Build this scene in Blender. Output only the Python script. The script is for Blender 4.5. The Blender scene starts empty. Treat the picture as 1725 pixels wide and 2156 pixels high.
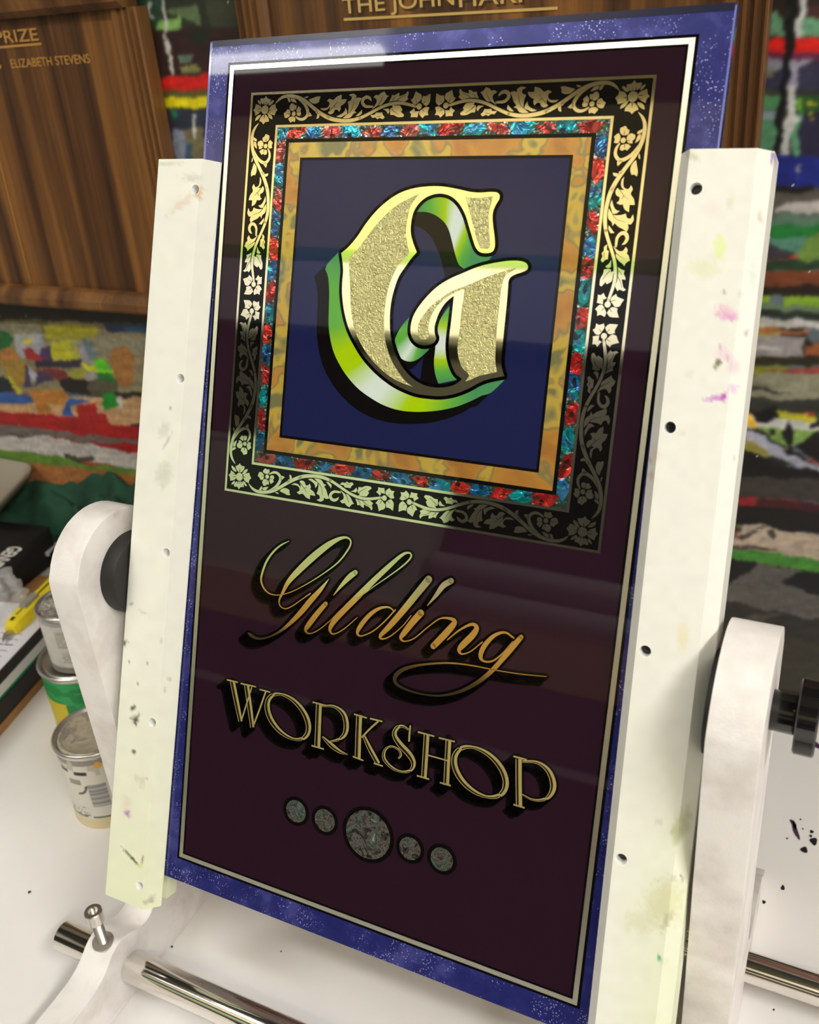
import bpy, bmesh, math, random
import numpy as np
from mathutils import Vector, Matrix
from mathutils.geometry import tessellate_polygon
random.seed(7)
RS = np.random.RandomState(11)
scene = bpy.context.scene
COL = scene.collection

# ------------------------------------------------------------------ camera
FPX, CX, CY = 2000.0, 862.5, 1020.0            # focal length and principal point for a 1725 x 2156 frame
CAM = np.array([0.0, 0.0, 0.66])               # bench top is z = 0, x runs along the bench, y away from the viewer
RIGHT = np.array([0.89813, 0.43253, -0.07922])
DOWN = np.array([0.13536, -0.44335, -0.88607])
FWD = np.array([-0.41837, 0.78508, -0.45674])
cam_d = bpy.data.cameras.new('camera')
cam = bpy.data.objects.new('camera', cam_d); COL.objects.link(cam)
cam.matrix_world = Matrix(((RIGHT[0], -DOWN[0], -FWD[0], CAM[0]), (RIGHT[1], -DOWN[1], -FWD[1], CAM[1]),
                           (RIGHT[2], -DOWN[2], -FWD[2], CAM[2]), (0, 0, 0, 1)))
cam_d.sensor_fit = 'VERTICAL'; cam_d.sensor_height = 36.0; cam_d.sensor_width = 36.0 * 1725 / 2156
cam_d.lens = FPX / 2156 * 36.0
cam_d.shift_y = -(1078.0 - CY) / 2156.0
cam_d.clip_start = 0.02; cam_d.clip_end = 50
cam_d.dof.use_dof = True; cam_d.dof.focus_distance = 0.60; cam_d.dof.aperture_fstop = 10.0
scene.camera = cam

# ------------------------------------------------------------------ world, exposure
wd = bpy.data.worlds.new('world'); scene.world = wd; wd.use_nodes = True
wd.node_tree.nodes['Background'].inputs[0].default_value = (0.9, 0.95, 1.0, 1)
wd.node_tree.nodes['Background'].inputs[1].default_value = 0.05
scene.view_settings.view_transform = 'Standard'
scene.view_settings.look = 'None'
scene.view_settings.exposure = -0.06
scene.view_settings.gamma = 1.0
scene.view_settings.use_curve_mapping = False
scene.cycles.use_denoising = True
scene.cycles.max_bounces = 8
scene.cycles.diffuse_bounces = 4
scene.cycles.glossy_bounces = 4
scene.cycles.transparent_max_bounces = 16
scene.cycles.caustics_reflective = False
scene.cycles.caustics_refractive = False
# ceiling lamps: (x, y, length, rotation, emission strength)
LAMPS = [(-2.05, -1.17, 1.20, 0.0, 10.0, .020), (1.45, -0.42, 1.20, 1.45, 84.0, .07), (1.6, -1.3, 1.2, 0.0, 32.0, .07), (-1.25, -0.70, 1.2, 0.0, 42.0, .07)]  # last one is an added source for the cream wall, outside the sign's reflections
CEIL = 2.20

# ------------------------------------------------------------------ geometry helpers
def ray(px, py):
    return RIGHT * ((px - CX) / FPX) + DOWN * ((py - CY) / FPX) + FWD
def onY(px, py, Y):
    r = ray(px, py); return CAM + r * ((Y - CAM[1]) / r[1])
def onZ(px, py, Z):
    r = ray(px, py); return CAM + r * ((Z - CAM[2]) / r[2])
# sign plane: u along the bench, v down the sign, d towards the viewer
PT = np.array([-0.37896, 0.52639, 0.63018])
EU = np.array([1.0, 0, 0]); EV = np.array([0, -0.37965, -0.92513]); EN = np.array([0, -0.92513, 0.37965])
def P(u, v, d=0.0):
    return PT + EU * u + EV * v + EN * d
def uv(px, py, d=0.0):                           # where a line of sight meets the sign plane (d in front of it)
    r = ray(px, py); o = PT + EN * d
    q = CAM + r * (((o - CAM) @ EN) / (r @ EN)) - PT
    return np.array([q @ EU, q @ EV])

def srgb(r, g, b):
    f = lambda c: (c / 255 / 12.92) if c / 255 <= 0.04045 else ((c / 255 + 0.055) / 1.055) ** 2.4
    return (f(r), f(g), f(b), 1.0)

# ------------------------------------------------------------------ materials
MATS = {}
def mat(name, col, rough=0.5, metal=0.0, coat=0.0, spec=0.5, emit=None, estr=0.0, trans=0.0, coat_rough=0.02):
    if name in MATS: return MATS[name]
    m = bpy.data.materials.new(name); m.use_nodes = True
    b = m.node_tree.nodes['Principled BSDF']
    b.inputs['Base Color'].default_value = col
    b.inputs['Roughness'].default_value = rough
    b.inputs['Metallic'].default_value = metal
    b.inputs['Coat Weight'].default_value = coat
    b.inputs['Coat Roughness'].default_value = coat_rough
    b.inputs['Specular IOR Level'].default_value = spec
    b.inputs['Transmission Weight'].default_value = trans
    if emit:
        b.inputs['Emission Color'].default_value = emit; b.inputs['Emission Strength'].default_value = estr
    MATS[name] = m
    return m
def nodes(m):
    return m.node_tree.nodes, m.node_tree.links, m.node_tree.nodes['Principled BSDF']
def coords(m, scale=(1, 1, 1), rot=(0, 0, 0)):
    N, L, b = nodes(m)
    tc = N.new('ShaderNodeTexCoord'); mp = N.new('ShaderNodeMapping')
    mp.inputs['Scale'].default_value = scale; mp.inputs['Rotation'].default_value = rot
    L.new(tc.outputs['Object'], mp.inputs['Vector'])
    return mp.outputs['Vector']
def noise(m, vec, scale, detail=4, rough=0.55, dist=0.0):
    N, L, b = nodes(m)
    n = N.new('ShaderNodeTexNoise'); n.inputs['Scale'].default_value = scale
    n.inputs['Detail'].default_value = detail; n.inputs['Roughness'].default_value = rough
    n.inputs['Distortion'].default_value = dist
    L.new(vec, n.inputs['Vector']); return n.outputs['Fac']
def ramp(m, fac, stops, interp='LINEAR'):
    N, L, b = nodes(m)
    r = N.new('ShaderNodeValToRGB'); r.color_ramp.interpolation = interp
    e = r.color_ramp.elements
    e[0].position, e[0].color = stops[0]; e[1].position, e[1].color = stops[1]
    for p, c in stops[2:]:
        k = e.new(p); k.color = c
    L.new(fac, r.inputs['Fac']); return r.outputs['Color']
def bump(m, fac, strength=0.3, dist=0.001):
    N, L, b = nodes(m)
    k = N.new('ShaderNodeBump'); k.inputs['Strength'].default_value = strength; k.inputs['Distance'].default_value = dist
    L.new(fac, k.inputs['Height']); L.new(k.outputs['Normal'], b.inputs['Normal'])
def setcol(m, out, sock='Base Color'):
    N, L, b = nodes(m); L.new(out, b.inputs[sock])
def vcol(m, layer='paint', sock='Base Color'):
    N, L, b = nodes(m); a = N.new('ShaderNodeVertexColor'); a.layer_name = layer
    L.new(a.outputs['Color'], b.inputs[sock]); return a.outputs['Color']

GOLD = mat('gold_leaf', (0.97, 0.88, 0.50, 1), 0.04, 1.0)
PALE = mat('pale_gold_leaf', (0.95, 0.88, 0.64, 1), 0.06, 1.0)
SCRIPTG = mat('warm_gold_leaf', (0.96, 0.84, 0.48, 1), 0.08, 1.0)
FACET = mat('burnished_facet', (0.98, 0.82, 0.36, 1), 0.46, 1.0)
GOLD_MATT = mat('matt_gold', (0.70, 0.66, 0.32, 1), 0.52, 1.0)
nz = noise(GOLD_MATT, coords(GOLD_MATT), 420, 2, 0.5, 1.6); bump(GOLD_MATT, nz, 0.85, 0.0018)
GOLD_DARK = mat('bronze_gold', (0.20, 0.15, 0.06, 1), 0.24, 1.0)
SILVER = mat('silver_leaf', (0.96, 0.95, 0.80, 1), 0.32, 1.0)
nz = noise(SILVER, coords(SILVER), 700, 4); bump(SILVER, nz, 0.15, 0.0004)
PURPLE = mat('purple_backing', srgb(39, 21, 32), 0.5, 0, 0.66, 0.0)
NAVY = mat('navy_backing', srgb(27, 32, 72), 0.5, 0, 0.62, 0.0)
BLACK = mat('black_backing', srgb(14, 12, 11), 0.5, 0, 0.5, 0.0)
SHADE = mat('green_shading', (0.1, 0.4, 0.1, 1), 0.45, 0, 0.5, 0.0); vcol(SHADE)
FLAKE = mat('foil_flakes', (0.5, 0.1, 0.1, 1), 0.24, 0.6, 0.6); vcol(FLAKE)
nz = noise(FLAKE, coords(FLAKE), 150, 2, 0.5, 0.8); bump(FLAKE, nz, 0.5, 0.004)

BLUE = mat('blue_glitter', srgb(30, 42, 130), 0.35, 0.25, 1.0, 0.4)
v = coords(BLUE)
n1 = noise(BLUE, v, 55, 4, 0.6)
base = ramp(BLUE, n1, [(0.34, srgb(16, 24, 100)), (0.52, srgb(30, 36, 112)), (0.66, srgb(62, 66, 138))])
N_, L_, b_ = nodes(BLUE)
vor = N_.new('ShaderNodeTexVoronoi'); vor.inputs['Scale'].default_value = 620; L_.new(v, vor.inputs['Vector'])
spk = ramp(BLUE, vor.outputs['Distance'], [(0.10, (1, 1, 1, 1)), (0.30, (0, 0, 0, 1))])
n2 = noise(BLUE, v, 70, 2); msk = ramp(BLUE, n2, [(0.46, (0, 0, 0, 1)), (0.60, (1, 1, 1, 1))])
mul = N_.new('ShaderNodeMix'); mul.data_type = 'RGBA'; mul.blend_type = 'MULTIPLY'; mul.inputs[0].default_value = 1
L_.new(spk, mul.inputs[6]); L_.new(msk, mul.inputs[7])
mx = N_.new('ShaderNodeMix'); mx.data_type = 'RGBA'
L_.new(mul.outputs[2], mx.inputs[0]); L_.new(base, mx.inputs[6]); mx.inputs[7].default_value = srgb(190, 190, 235)
setcol(BLUE, mx.outputs[2])

MARBLE = mat('marbled_gold', srgb(200, 160, 40), 0.4, 0.3, 0.7)
v = coords(MARBLE)
n1 = noise(MARBLE, v, 46, 2, 0.5, 0.35)
setcol(MARBLE, ramp(MARBLE, n1, [(0.36, srgb(112, 110, 68)), (0.42, srgb(182, 158, 66)), (0.465, srgb(186, 154, 50)), (0.50, srgb(128, 116, 74)), (0.54, srgb(180, 128, 48)), (0.66, srgb(160, 108, 42))]))
bump(MARBLE, noise(MARBLE, v, 300, 3), 0.15, 0.001)

PEARL = mat('pearl_shell', srgb(130, 128, 120), 0.22, 0.5, 0.8)
v = coords(PEARL)
n1 = noise(PEARL, v, 110, 5, 0.65, 1.8)
setcol(PEARL, ramp(PEARL, n1, [(0.34, srgb(12, 12, 12)), (0.43, srgb(66, 62, 58)), (0.50, srgb(112, 106, 98)), (0.55, srgb(50, 48, 46)), (0.60, srgb(80, 116, 96)), (0.64, srgb(96, 92, 108)), (0.72, srgb(190, 184, 172))]))
bump(PEARL, noise(PEARL, v, 420, 3), 0.5, 0.002)

GLASSEDGE = mat('glass_edge', srgb(120, 125, 190), 0.08, 0.0, 1.0, 0.5)
PLASTIC = mat('white_plastic', srgb(236, 235, 226), 0.42, 0, 0, 0.4); vcol(PLASTIC)
ARMW = mat('white_moulding', srgb(238, 234, 232), 0.42, 0, 0.0, 0.4)
v = coords(ARMW); bump(ARMW, noise(ARMW, v, 700, 3), 0.22, 0.0007)
setcol(ARMW, ramp(ARMW, noise(ARMW, v, 30, 4), [(0.25, srgb(198, 188, 182)), (0.33, srgb(222, 215, 211)), (0.55, srgb(240, 236, 234))]))
CHROME = mat('polished_steel', (0.80, 0.77, 0.72, 1), 0.10, 1.0)
STEEL = mat('brushed_steel', (0.62, 0.59, 0.55, 1), 0.28, 1.0)
BLKPL = mat('black_plastic', srgb(14, 14, 15), 0.22, 0, 0.3)
BLKRUB = mat('black_rubber', srgb(32, 30, 29), 0.6)
bump(BLKRUB, noise(BLKRUB, coords(BLKRUB), 900, 2), 0.3, 0.0006)
TABLE = mat('white_laminate', srgb(246, 243, 241), 0.30, 0, 0.0, 0.45)
v = coords(TABLE); setcol(TABLE, ramp(TABLE, noise(TABLE, v, 6, 4), [(0.3, srgb(242, 239, 238)), (0.7, srgb(250, 247, 244))]))
STAIN = mat('dark_paint', srgb(30, 24, 34), 0.5)
STAINP = mat('purple_paint', srgb(78, 44, 84), 0.5)
WALLP = mat('paint_daubed_board', (0.3, 0.3, 0.3, 1), 0.42, 0, 0.0, 0.4); vcol(WALLP)
CREAM = mat('cream_wall', srgb(248, 228, 170), 0.7)
WHITEW = mat('white_wall', srgb(244, 244, 244), 0.7)
CEILM = mat('grey_ceiling', srgb(84, 80, 72), 0.8)
FLOORM = mat('grey_floor', srgb(70, 66, 62), 0.7)
DARKW = mat('dark_board', srgb(40, 38, 36), 0.6)
LIME = mat('lime_paint', srgb(140, 190, 70), 0.5)

def wood(name, c0, c1, c2, sx=55.0):
    m = mat(name, c1, 0.42, 0, 0.15, 0.4)
    v = coords(m, (1.0, 1.0, 0.035)); v2 = coords(m, (1.0, 0.5, 0.02), (0, 0.045, 0))
    a = noise(m, v2, sx, 3, 0.5, 0.25); b = noise(m, v, sx * 9, 3, 0.6)
    N, L, bs = nodes(m)
    ad = N.new('ShaderNodeMath'); ad.operation = 'MULTIPLY_ADD'; ad.inputs[1].default_value = 0.22
    L.new(b, ad.inputs[0]); L.new(a, ad.inputs[2])
    setcol(m, ramp(m, ad.outputs[0], [(0.44, c0), (0.60, c1), (0.80, c2)]))
    bump(m, b, 0.1, 0.0006)
    return m
WALNUT = wood('walnut_veneer', srgb(50, 30, 18), srgb(84, 54, 28), srgb(134, 90, 43), 40.0)
WALNUT2 = wood('walnut_frame', srgb(66, 42, 24), srgb(96, 63, 33), srgb(130, 90, 48), 34)
GILT = mat('gilt_lettering', srgb(205, 170, 100), 0.45, 0.15)
GILT_D = mat('dull_gilt_lettering', srgb(186, 138, 68), 0.5, 0.1)
DARKLINE = mat('lettering_shadow_paint', srgb(58, 36, 18), 0.5)
PINE = mat('tan_board', srgb(168, 122, 72), 0.6)
setcol(PINE, ramp(PINE, noise(PINE, coords(PINE, (1, .1, 1)), 60, 4), [(0.3, srgb(140, 98, 54)), (0.7, srgb(178, 132, 82))]))

# ------------------------------------------------------------------ object helpers
def link(name, me, parent=None, loc=None):
    o = bpy.data.objects.new(name, me); COL.objects.link(o)
    if parent: o.parent = parent
    if loc is not None: o.location = loc
    return o
def origin_of(parent):
    w = np.zeros(3)
    while parent is not None:
        w += np.array(parent.location); parent = parent.parent
    return w
def mesh_obj(name, verts, faces, material, parent=None, smooth=False, colors=None, origin=None, mats=None, fmat=None):
    """verts in world space; stored relative to the parent's (or the given) origin"""
    V = np.asarray(verts, float).reshape(-1, 3)
    org = origin_of(parent) if parent is not None else (np.asarray(origin, float) if origin is not None else np.zeros(3))
    me = bpy.data.meshes.new(name)
    me.from_pydata((V - org).tolist(), [], [tuple(int(i) for i in f) for f in faces])
    for m in (mats or [material]): me.materials.append(m)
    if fmat is not None:
        me.polygons.foreach_set('material_index', np.asarray(fmat, dtype=np.int32))
    if smooth:
        me.polygons.foreach_set('use_smooth', [True] * len(me.polygons))
    if colors is not None:
        a = me.color_attributes.new('paint', 'FLOAT_COLOR', 'POINT')
        c = np.asarray(colors, float)
        if c.shape[1] == 3: c = np.c_[c, np.ones(len(c))]
        a.data.foreach_set('color', c.ravel())
    me.update()
    return link(name, me, parent, None if parent is not None else org)
def bm_obj(name, bm, material, parent=None, smooth=False, origin=None, bevel=0.0, segs=2):
    if bevel > 0:
        bmesh.ops.bevel(bm, geom=[e for e in bm.edges if e.is_manifold and e.calc_face_angle(0) > 0.5], offset=bevel, segments=segs, affect='EDGES', profile=0.6)
    org = Vector(origin_of(parent)) if parent is not None else (Vector(origin) if origin is not None else Vector((0, 0, 0)))
    bmesh.ops.translate(bm, verts=bm.verts, vec=-org)
    bmesh.ops.recalc_face_normals(bm, faces=bm.faces)
    me = bpy.data.meshes.new(name); bm.to_mesh(me); bm.free()
    me.materials.append(material)
    if smooth:
        for p in me.polygons: p.use_smooth = True
    return link(name, me, parent, None if parent is not None else org)
def tag(o, label, cat, group=None):
    o['label'] = label; o['category'] = cat
    if group: o['group'] = group
    return o
def structure(o):
    o['kind'] = 'structure'; return o
def thing(name, loc, label, cat, group=None):
    o = bpy.data.objects.new(name, None); COL.objects.link(o); o.location = loc; o.empty_display_size = 0.02
    return tag(o, label, cat, group)
def bm_box(lo, hi, bm=None, M=None):
    bm = bm or bmesh.new()
    r = bmesh.ops.create_cube(bm, size=1.0)
    lo, hi = Vector(lo), Vector(hi)
    for vtx in r['verts']:
        vtx.co = Vector(((lo.x + hi.x) / 2 + vtx.co.x * (hi.x - lo.x), (lo.y + hi.y) / 2 + vtx.co.y * (hi.y - lo.y), (lo.z + hi.z) / 2 + vtx.co.z * (hi.z - lo.z)))
        if M is not None: vtx.co = M @ vtx.co
    return bm
def bm_cyl(p0, p1, r0, r1=None, seg=32, bm=None, cap=True):
    bm = bm or bmesh.new(); r1 = r0 if r1 is None else r1
    p0, p1 = Vector(p0), Vector(p1); ax = (p1 - p0)
    q = ax.to_track_quat('Z', 'Y').to_matrix().to_4x4()
    r = bmesh.ops.create_cone(bm, cap_ends=cap, segments=seg, radius1=r0, radius2=r1, depth=ax.length, matrix=Matrix.Translation((p0 + p1) / 2) @ q)
    return bm
def lathe(prof, c, seg=48, bm=None, M=None):
    """prof: list of (radius, height) rotated about the vertical through c"""
    bm = bm or bmesh.new(); rings = []
    for r, z in prof:
        rings.append([bm.verts.new((c[0] + r * math.cos(2 * math.pi * k / seg), c[1] + r * math.sin(2 * math.pi * k / seg), c[2] + z)) for k in range(seg)] if r > 1e-6
                     else [bm.verts.new((c[0], c[1], c[2] + z))])
    for a, b in zip(rings[:-1], rings[1:]):
        for k in range(seg):
            k2 = (k + 1) % seg
            if len(a) == 1 and len(b) == 1: continue
            if len(a) == 1: bm.faces.new((a[0], b[k], b[k2]))
            elif len(b) == 1: bm.faces.new((a[k], a[k2], b[0]))
            else: bm.faces.new((a[k], a[k2], b[k2], b[k]))
    if M is not None: bmesh.ops.transform(bm, matrix=M, verts=bm.verts)
    return bm
def extrude_profile(prof, f0, f1, nseg=1, grad=None):
    """prof: closed 2-d polygon; f0/f1 map (a,b) to the two end points; returns bmesh prism"""
    bm = bmesh.new()
    A = [bm.verts.new(f0(a, b)) for a, b in prof]; B = [bm.verts.new(f1(a, b)) for a, b in prof]
    n = len(prof)
    for i in range(n):
        bm.faces.new((A[i], A[(i + 1) % n], B[(i + 1) % n], B[i]))
    for tri in tessellate_polygon([[Vector((a, b, 0)) for a, b in prof]]):
        bm.faces.new([A[i] for i in tri]); bm.faces.new([B[i] for i in tri])
    return bm
def smooth_poly(pts, sub=4, corner=48.0, closed=True):
    """Catmull-Rom through the points, keeping sharp corners"""
    pts = [np.asarray(p, float) for p in pts]; n = len(pts); out = []
    sharp = []
    for i in range(n):
        a = pts[i] - pts[i - 1]; b = pts[(i + 1) % n] - pts[i]
        ca = a[:2] @ b[:2] / (np.linalg.norm(a[:2]) * np.linalg.norm(b[:2]) + 1e-12)
        sharp.append(math.degrees(math.acos(max(-1, min(1, ca)))) > corner)
    last = n if closed else n - 1
    for i in range(last):
        p1, p2 = pts[i], pts[(i + 1) % n]
        p0 = pts[i - 1] if (closed or i > 0) and not sharp[i] else 2 * p1 - p2
        p3 = pts[(i + 2) % n] if (closed or i + 2 < n) and not sharp[(i + 1) % n] else 2 * p2 - p1
        for k in range(sub):
            t = k / sub
            out.append(0.5 * ((2 * p1) + (-p0 + p2) * t + (2 * p0 - 5 * p1 + 4 * p2 - p3) * t * t + (-p0 + 3 * p1 - 3 * p2 + p3) * t ** 3))
    if not closed: out.append(pts[-1])
    return out

class Art:
    """flat leaf / paint laid on the sign plane at height d: polygons, ribbons and discs in (u,v)"""
    def __init__(self, d): self.d = d; self.V = []; self.F = []; self.C = []; self.M = []; self.mi = 0
    def poly(self, uvs, col=None):
        tris = tessellate_polygon([[Vector((a, b, 0)) for a, b in uvs]])
        k = len(self.V)
        for i, (a, b) in enumerate(uvs):
            self.V.append(P(a, b, self.d)); self.C.append(col[i] if isinstance(col, list) else (col or (1, 1, 1)))
        for t in tris:
            i, j, l = t
            p, q, r = uvs[i], uvs[j], uvs[l]
            cr = (q[0] - p[0]) * (r[1] - p[1]) - (q[1] - p[1]) * (r[0] - p[0])
            self.F.append((k + i, k + l, k + j) if cr > 0 else (k + i, k + j, k + l))
    def strip(self, A, B, cols=None):
        k = len(self.V); n = len(A)
        for i in range(n):
            for q in (A[i], B[i]):
                self.V.append(P(q[0], q[1], self.d)); self.C.append(cols[i] if cols else (1, 1, 1))
        for i in range(n - 1):
            p, q, r = A[i], B[i], B[i + 1]
            cr = (q[0] - p[0]) * (r[1] - p[1]) - (q[1] - p[1]) * (r[0] - p[0])
            f = (k + 2 * i, k + 2 * i + 1, k + 2 * i + 3, k + 2 * i + 2)
            self.F.append(f[::-1] if cr > 0 else f)
    def ribbon(self, c, cap=True):
        """c: (u,v,width) along a centre line"""
        A, B = [], []; n = len(c)
        for i in range(n):
            a = c[max(0, i - 1)]; b = c[min(n - 1, i + 1)]
            t = np.array([b[0] - a[0], b[1] - a[1]]); t /= (np.linalg.norm(t) + 1e-12); nn = np.array([-t[1], t[0]])
            h = c[i][2] / 2; q = np.array(c[i][:2])
            A.append(q + nn * h); B.append(q - nn * h)
        self.strip(A, B)
        if cap:
            for i in (0, n - 1): self.disc(c[i][:2], c[i][2] / 2, 10)
    def disc(self, c, r, n=40):
        self.poly([(c[0] + r * math.cos(2 * math.pi * k / n), c[1] + r * math.sin(2 * math.pi * k / n)) for k in range(n)])
    def frame(self, c, ho, hi):
        """square ring, half sizes ho > hi (pairs for oblongs)"""
        ho = ho if isinstance(ho, tuple) else (ho, ho); hi = hi if isinstance(hi, tuple) else (hi, hi)
        s = [(-1, -1), (1, -1), (1, 1), (-1, 1), (-1, -1)]
        self.strip([(c[0] + a * ho[0], c[1] + b * ho[1]) for a, b in s], [(c[0] + a * hi[0], c[1] + b * hi[1]) for a, b in s])
    def slot(self, d, mi):
        self.M += [self.mi] * (len(self.F) - len(self.M)); self.d = d; self.mi = mi
    def build(self, name, material, parent, colors=False, mats=None):
        self.slot(self.d, self.mi)
        return mesh_obj(name, self.V, self.F, material, parent, colors=self.C if colors else None, mats=mats, fmat=self.M if mats else None)

# ================================================================== ROOM
def plane_box(name, lo, hi, m):
    o = bm_obj(name, bm_box(lo, hi), m); return structure(o)
FLOOR_Z = -0.76
plane_box('floor', (-3.6, -3.2, FLOOR_Z - 0.1), (3.0, 1.0, FLOOR_Z), FLOORM)
plane_box('ceiling', (-3.6, -3.2, CEIL), (3.0, 1.0, CEIL + 0.1), CEILM)
plane_box('wall_left', (-3.7, -3.2, FLOOR_Z), (-3.6, 1.0, CEIL), WHITEW)
plane_box('wall_right', (3.0, -3.2, FLOOR_Z), (3.1, 1.0, CEIL), WHITEW)
# the wall behind the viewer, seen mirrored in the gold: cream above a lime band, white, then a dark board
front = plane_box('wall_front', (-3.6, -1.62, 1.66), (3.0, -1.52, CEIL), CREAM)
structure(bm_obj('trim_1', bm_box((-3.6, -1.60, 1.615), (3.0, -1.495, 1.66)), LIME))
structure(bm_obj('trim_2', bm_box((-3.6, -1.62, 1.38), (3.0, -1.50, 1.615)), WHITEW))
structure(bm_obj('trim_3', bm_box((-3.6, -1.66, FLOOR_Z), (3.0, -1.56, 1.38)), DARKW))

# ================================================================== LAMPS
TUBE = mat('lamp_diffuser', (1, 1, 1, 1), 0.5)
for k, (lx, ly, ln, rz, st, hw) in enumerate(LAMPS):
    lamp = thing('ceiling_light', (lx, ly, CEIL), ['fluorescent batten light on the ceiling, mirrored along the top edge of the sign', 'fluorescent batten light on the ceiling right above the bench', 'fluorescent batten light on the ceiling farthest to the right', 'added batten light on the ceiling brightening the cream wall, not mirrored in the sign'][k], 'light', 'ceiling lights')
    lamp.rotation_euler = (0, 0, rz)
    def put(name, bm, m):
        me = bpy.data.meshes.new(name); bm.to_mesh(me); bm.free(); me.materials.append(m)
        return link(name, me, lamp)
    put('housing', bm_box((-ln / 2 - .03, -.05, -.05), (ln / 2 + .03, .05, 0)), mat('lamp_housing', srgb(235, 235, 235), 0.5))
    em = mat('lamp_tube_glow_%d' % k, (1, 1, 1, 1), 0.5, emit=(1.0, 0.975, 0.925, 1), estr=st)
    put('diffuser', bm_box((-ln / 2, -hw, -.09), (ln / 2, hw, -.05)), em)

# ================================================================== THE GILDED SIGN
SIGN_W, SIGN_H = 0.28, 0.51889
root = P(0.14, 0.5365, -0.003)
sign = thing('gilded_glass_sign', root, 'tilted gilded glass panel with a large ornamental G, held between two white rails', 'sign')
gl = (-0.0165, 0.298, -0.0150, 0.5365)           # glass edges u0,u1,v0,v1
bm = bmesh.new()
c8 = [P(u, v, d) for d in (0.0, -0.006) for u, v in ((gl[0], gl[2]), (gl[1], gl[2]), (gl[1], gl[3]), (gl[0], gl[3]))]
vs = [bm.verts.new(c) for c in c8]
for f in ((0, 3, 2, 1), (4, 5, 6, 7), (0, 1, 5, 4), (1, 2, 6, 5), (2, 3, 7, 6), (3, 0, 4, 7)): bm.faces.new([vs[i] for i in f])
glass = bm_obj('glass_panel', bm, BLUE, sign, bevel=0.0008, segs=2)
glass['label'] = 'glass panel with sparkling blue border paint'
# polished glass edge with a light line
e = Art(0.00012)
e.ribbon([(gl[0] + .0010, gl[2] + .001, .0016), (gl[0] + .0010, gl[3] - .001, .0016)], False)
e.build('polished_edge', GLASSEDGE, sign)
e = Art(0.00012); e.ribbon([(gl[1] - .0006, gl[2] + .001, .0010), (gl[1] - .0006, gl[3] - .001, .0010)], False)
e.build('polished_edge', GLASSEDGE, sign)
e = Art(0.00013)
e.ribbon([(gl[0] + .002, gl[2] + .0016, .0036), (gl[1] - .001, gl[2] + .0016, .0036)], False)
e.build('top_edge_dark_line', mat('dark_blue_strip', srgb(18, 20, 52), 0.3, 0, 1.0, 0.2), sign)  # dark blue strip along the top edge of the glass
CU, CV = SIGN_W / 2, SIGN_H / 2
a = Art(0.00012); a.frame((CU, CV), (CU + .0016, CV + .0016), (CU - .0060, CV - .0060)); a.build('border_outline', BLACK, sign)
a = Art(0.00024); a.frame((CU, CV), (CU, CV), (CU - .0029, CV - .0029)); sb = a.build('silver_border', SILVER, sign)
a = Art(0.00018); a.poly([(.0042, .0042), (SIGN_W - .0042, .0042), (SIGN_W - .0042, SIGN_H - .0042), (.0042, SIGN_H - .0042)]); a.build('purple_field', PURPLE, sign)
# square ornamental frame
SC = (0.14015, 0.13990); HS = 0.12295
a = Art(0.00030); a.frame(SC, HS, 0.0790); a.build('frame_ground', BLACK, sign)
HIN = np.mean([abs(uv(*q)[k] - SC[k]) for q in ((580, 262), (1293, 244), (533, 978), (1198, 1079)) for k in (0, 1)])
HMO = np.mean([abs(uv(*q)[k] - SC[k]) for q in ((608, 297), (1247, 287), (565, 943), (1163, 1032)) for k in (0, 1)])
HMI = np.mean([abs(uv(*q)[k] - SC[k]) for q in ((632, 330), (1207.5, 324), (593, 920), (1134, 996)) for k in (0, 1)])
LW = 0.0015
a = Art(0.00042); a.frame(SC, HS, HS - LW); a.frame(SC, HIN, HIN - LW); a.build('gold_line_frame', PALE, sign)
# shell and foil mosaic between the inner gold line and the marbled band
a = Art(0.00036); ho, hi = HIN - LW, HMO + 0.0022
red = [(0.62, 0.02, 0.02), (0.42, 0.02, 0.02), (0.80, 0.05, 0.03), (0.50, 0.10, 0.09)]
blu = [(0.01, 0.15, 0.42), (0.00, 0.30, 0.42), (0.02, 0.10, 0.30), (0.05, 0.28, 0.60), (0.0, 0.42, 0.45)]
grn = [(0.02, 0.20, 0.09), (0.05, 0.30, 0.14), (0.55, 0.60, 0.52), (0.03, 0.10, 0.06), (0.30, 0.34, 0.28), (0.01, 0.05, 0.04)]
def quadflake(c, w, h, rot, col, jit=0.25):
    n = RS.randint(4, 7); pts = []
    for k in range(n):
        t = 2 * math.pi * k / n + RS.uniform(-jit, jit); r = RS.uniform(0.9, 1.2)
        x, y = w / 2 * math.cos(t) * r * 1.25, h / 2 * math.sin(t) * r * 1.5
        q = (c[0] + x * math.cos(rot) - y * math.sin(rot), c[1] + x * math.sin(rot) + y * math.cos(rot))
        du, dv = q[0] - SC[0], q[1] - SC[1]
        m = max(abs(du), abs(dv))
        if m > ho: du, dv = max(-ho, min(ho, du)), max(-ho, min(ho, dv))
        m = max(abs(du), abs(dv))
        if m < hi:
            if abs(du) >= abs(dv): du = math.copysign(hi, du)
            else: dv = math.copysign(hi, dv)
        pts.append((SC[0] + du, SC[1] + dv))
    a.poly(pts, [tuple(np.clip(np.array(col) * RS.uniform(0.35, 0.85), 0, 1)) for _ in pts])
mid = (ho + hi) / 2; wid = ho - hi
dk = (0.03, 0.06, 0.05)
s = [(-1, -1), (1, -1), (1, 1), (-1, 1), (-1, -1)]
a.strip([(SC[0] + x * ho, SC[1] + y * ho) for x, y in s], [(SC[0] + x * hi, SC[1] + y * hi) for x, y in s], [dk] * 5)
def side(k, t, o):
    return [(SC[0] + t, SC[1] - mid + o), (SC[0] + mid - o, SC[1] + t), (SC[0] - t, SC[1] + mid - o), (SC[0] - mid + o, SC[1] - t)][k]
a.d = 0.00039
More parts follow.
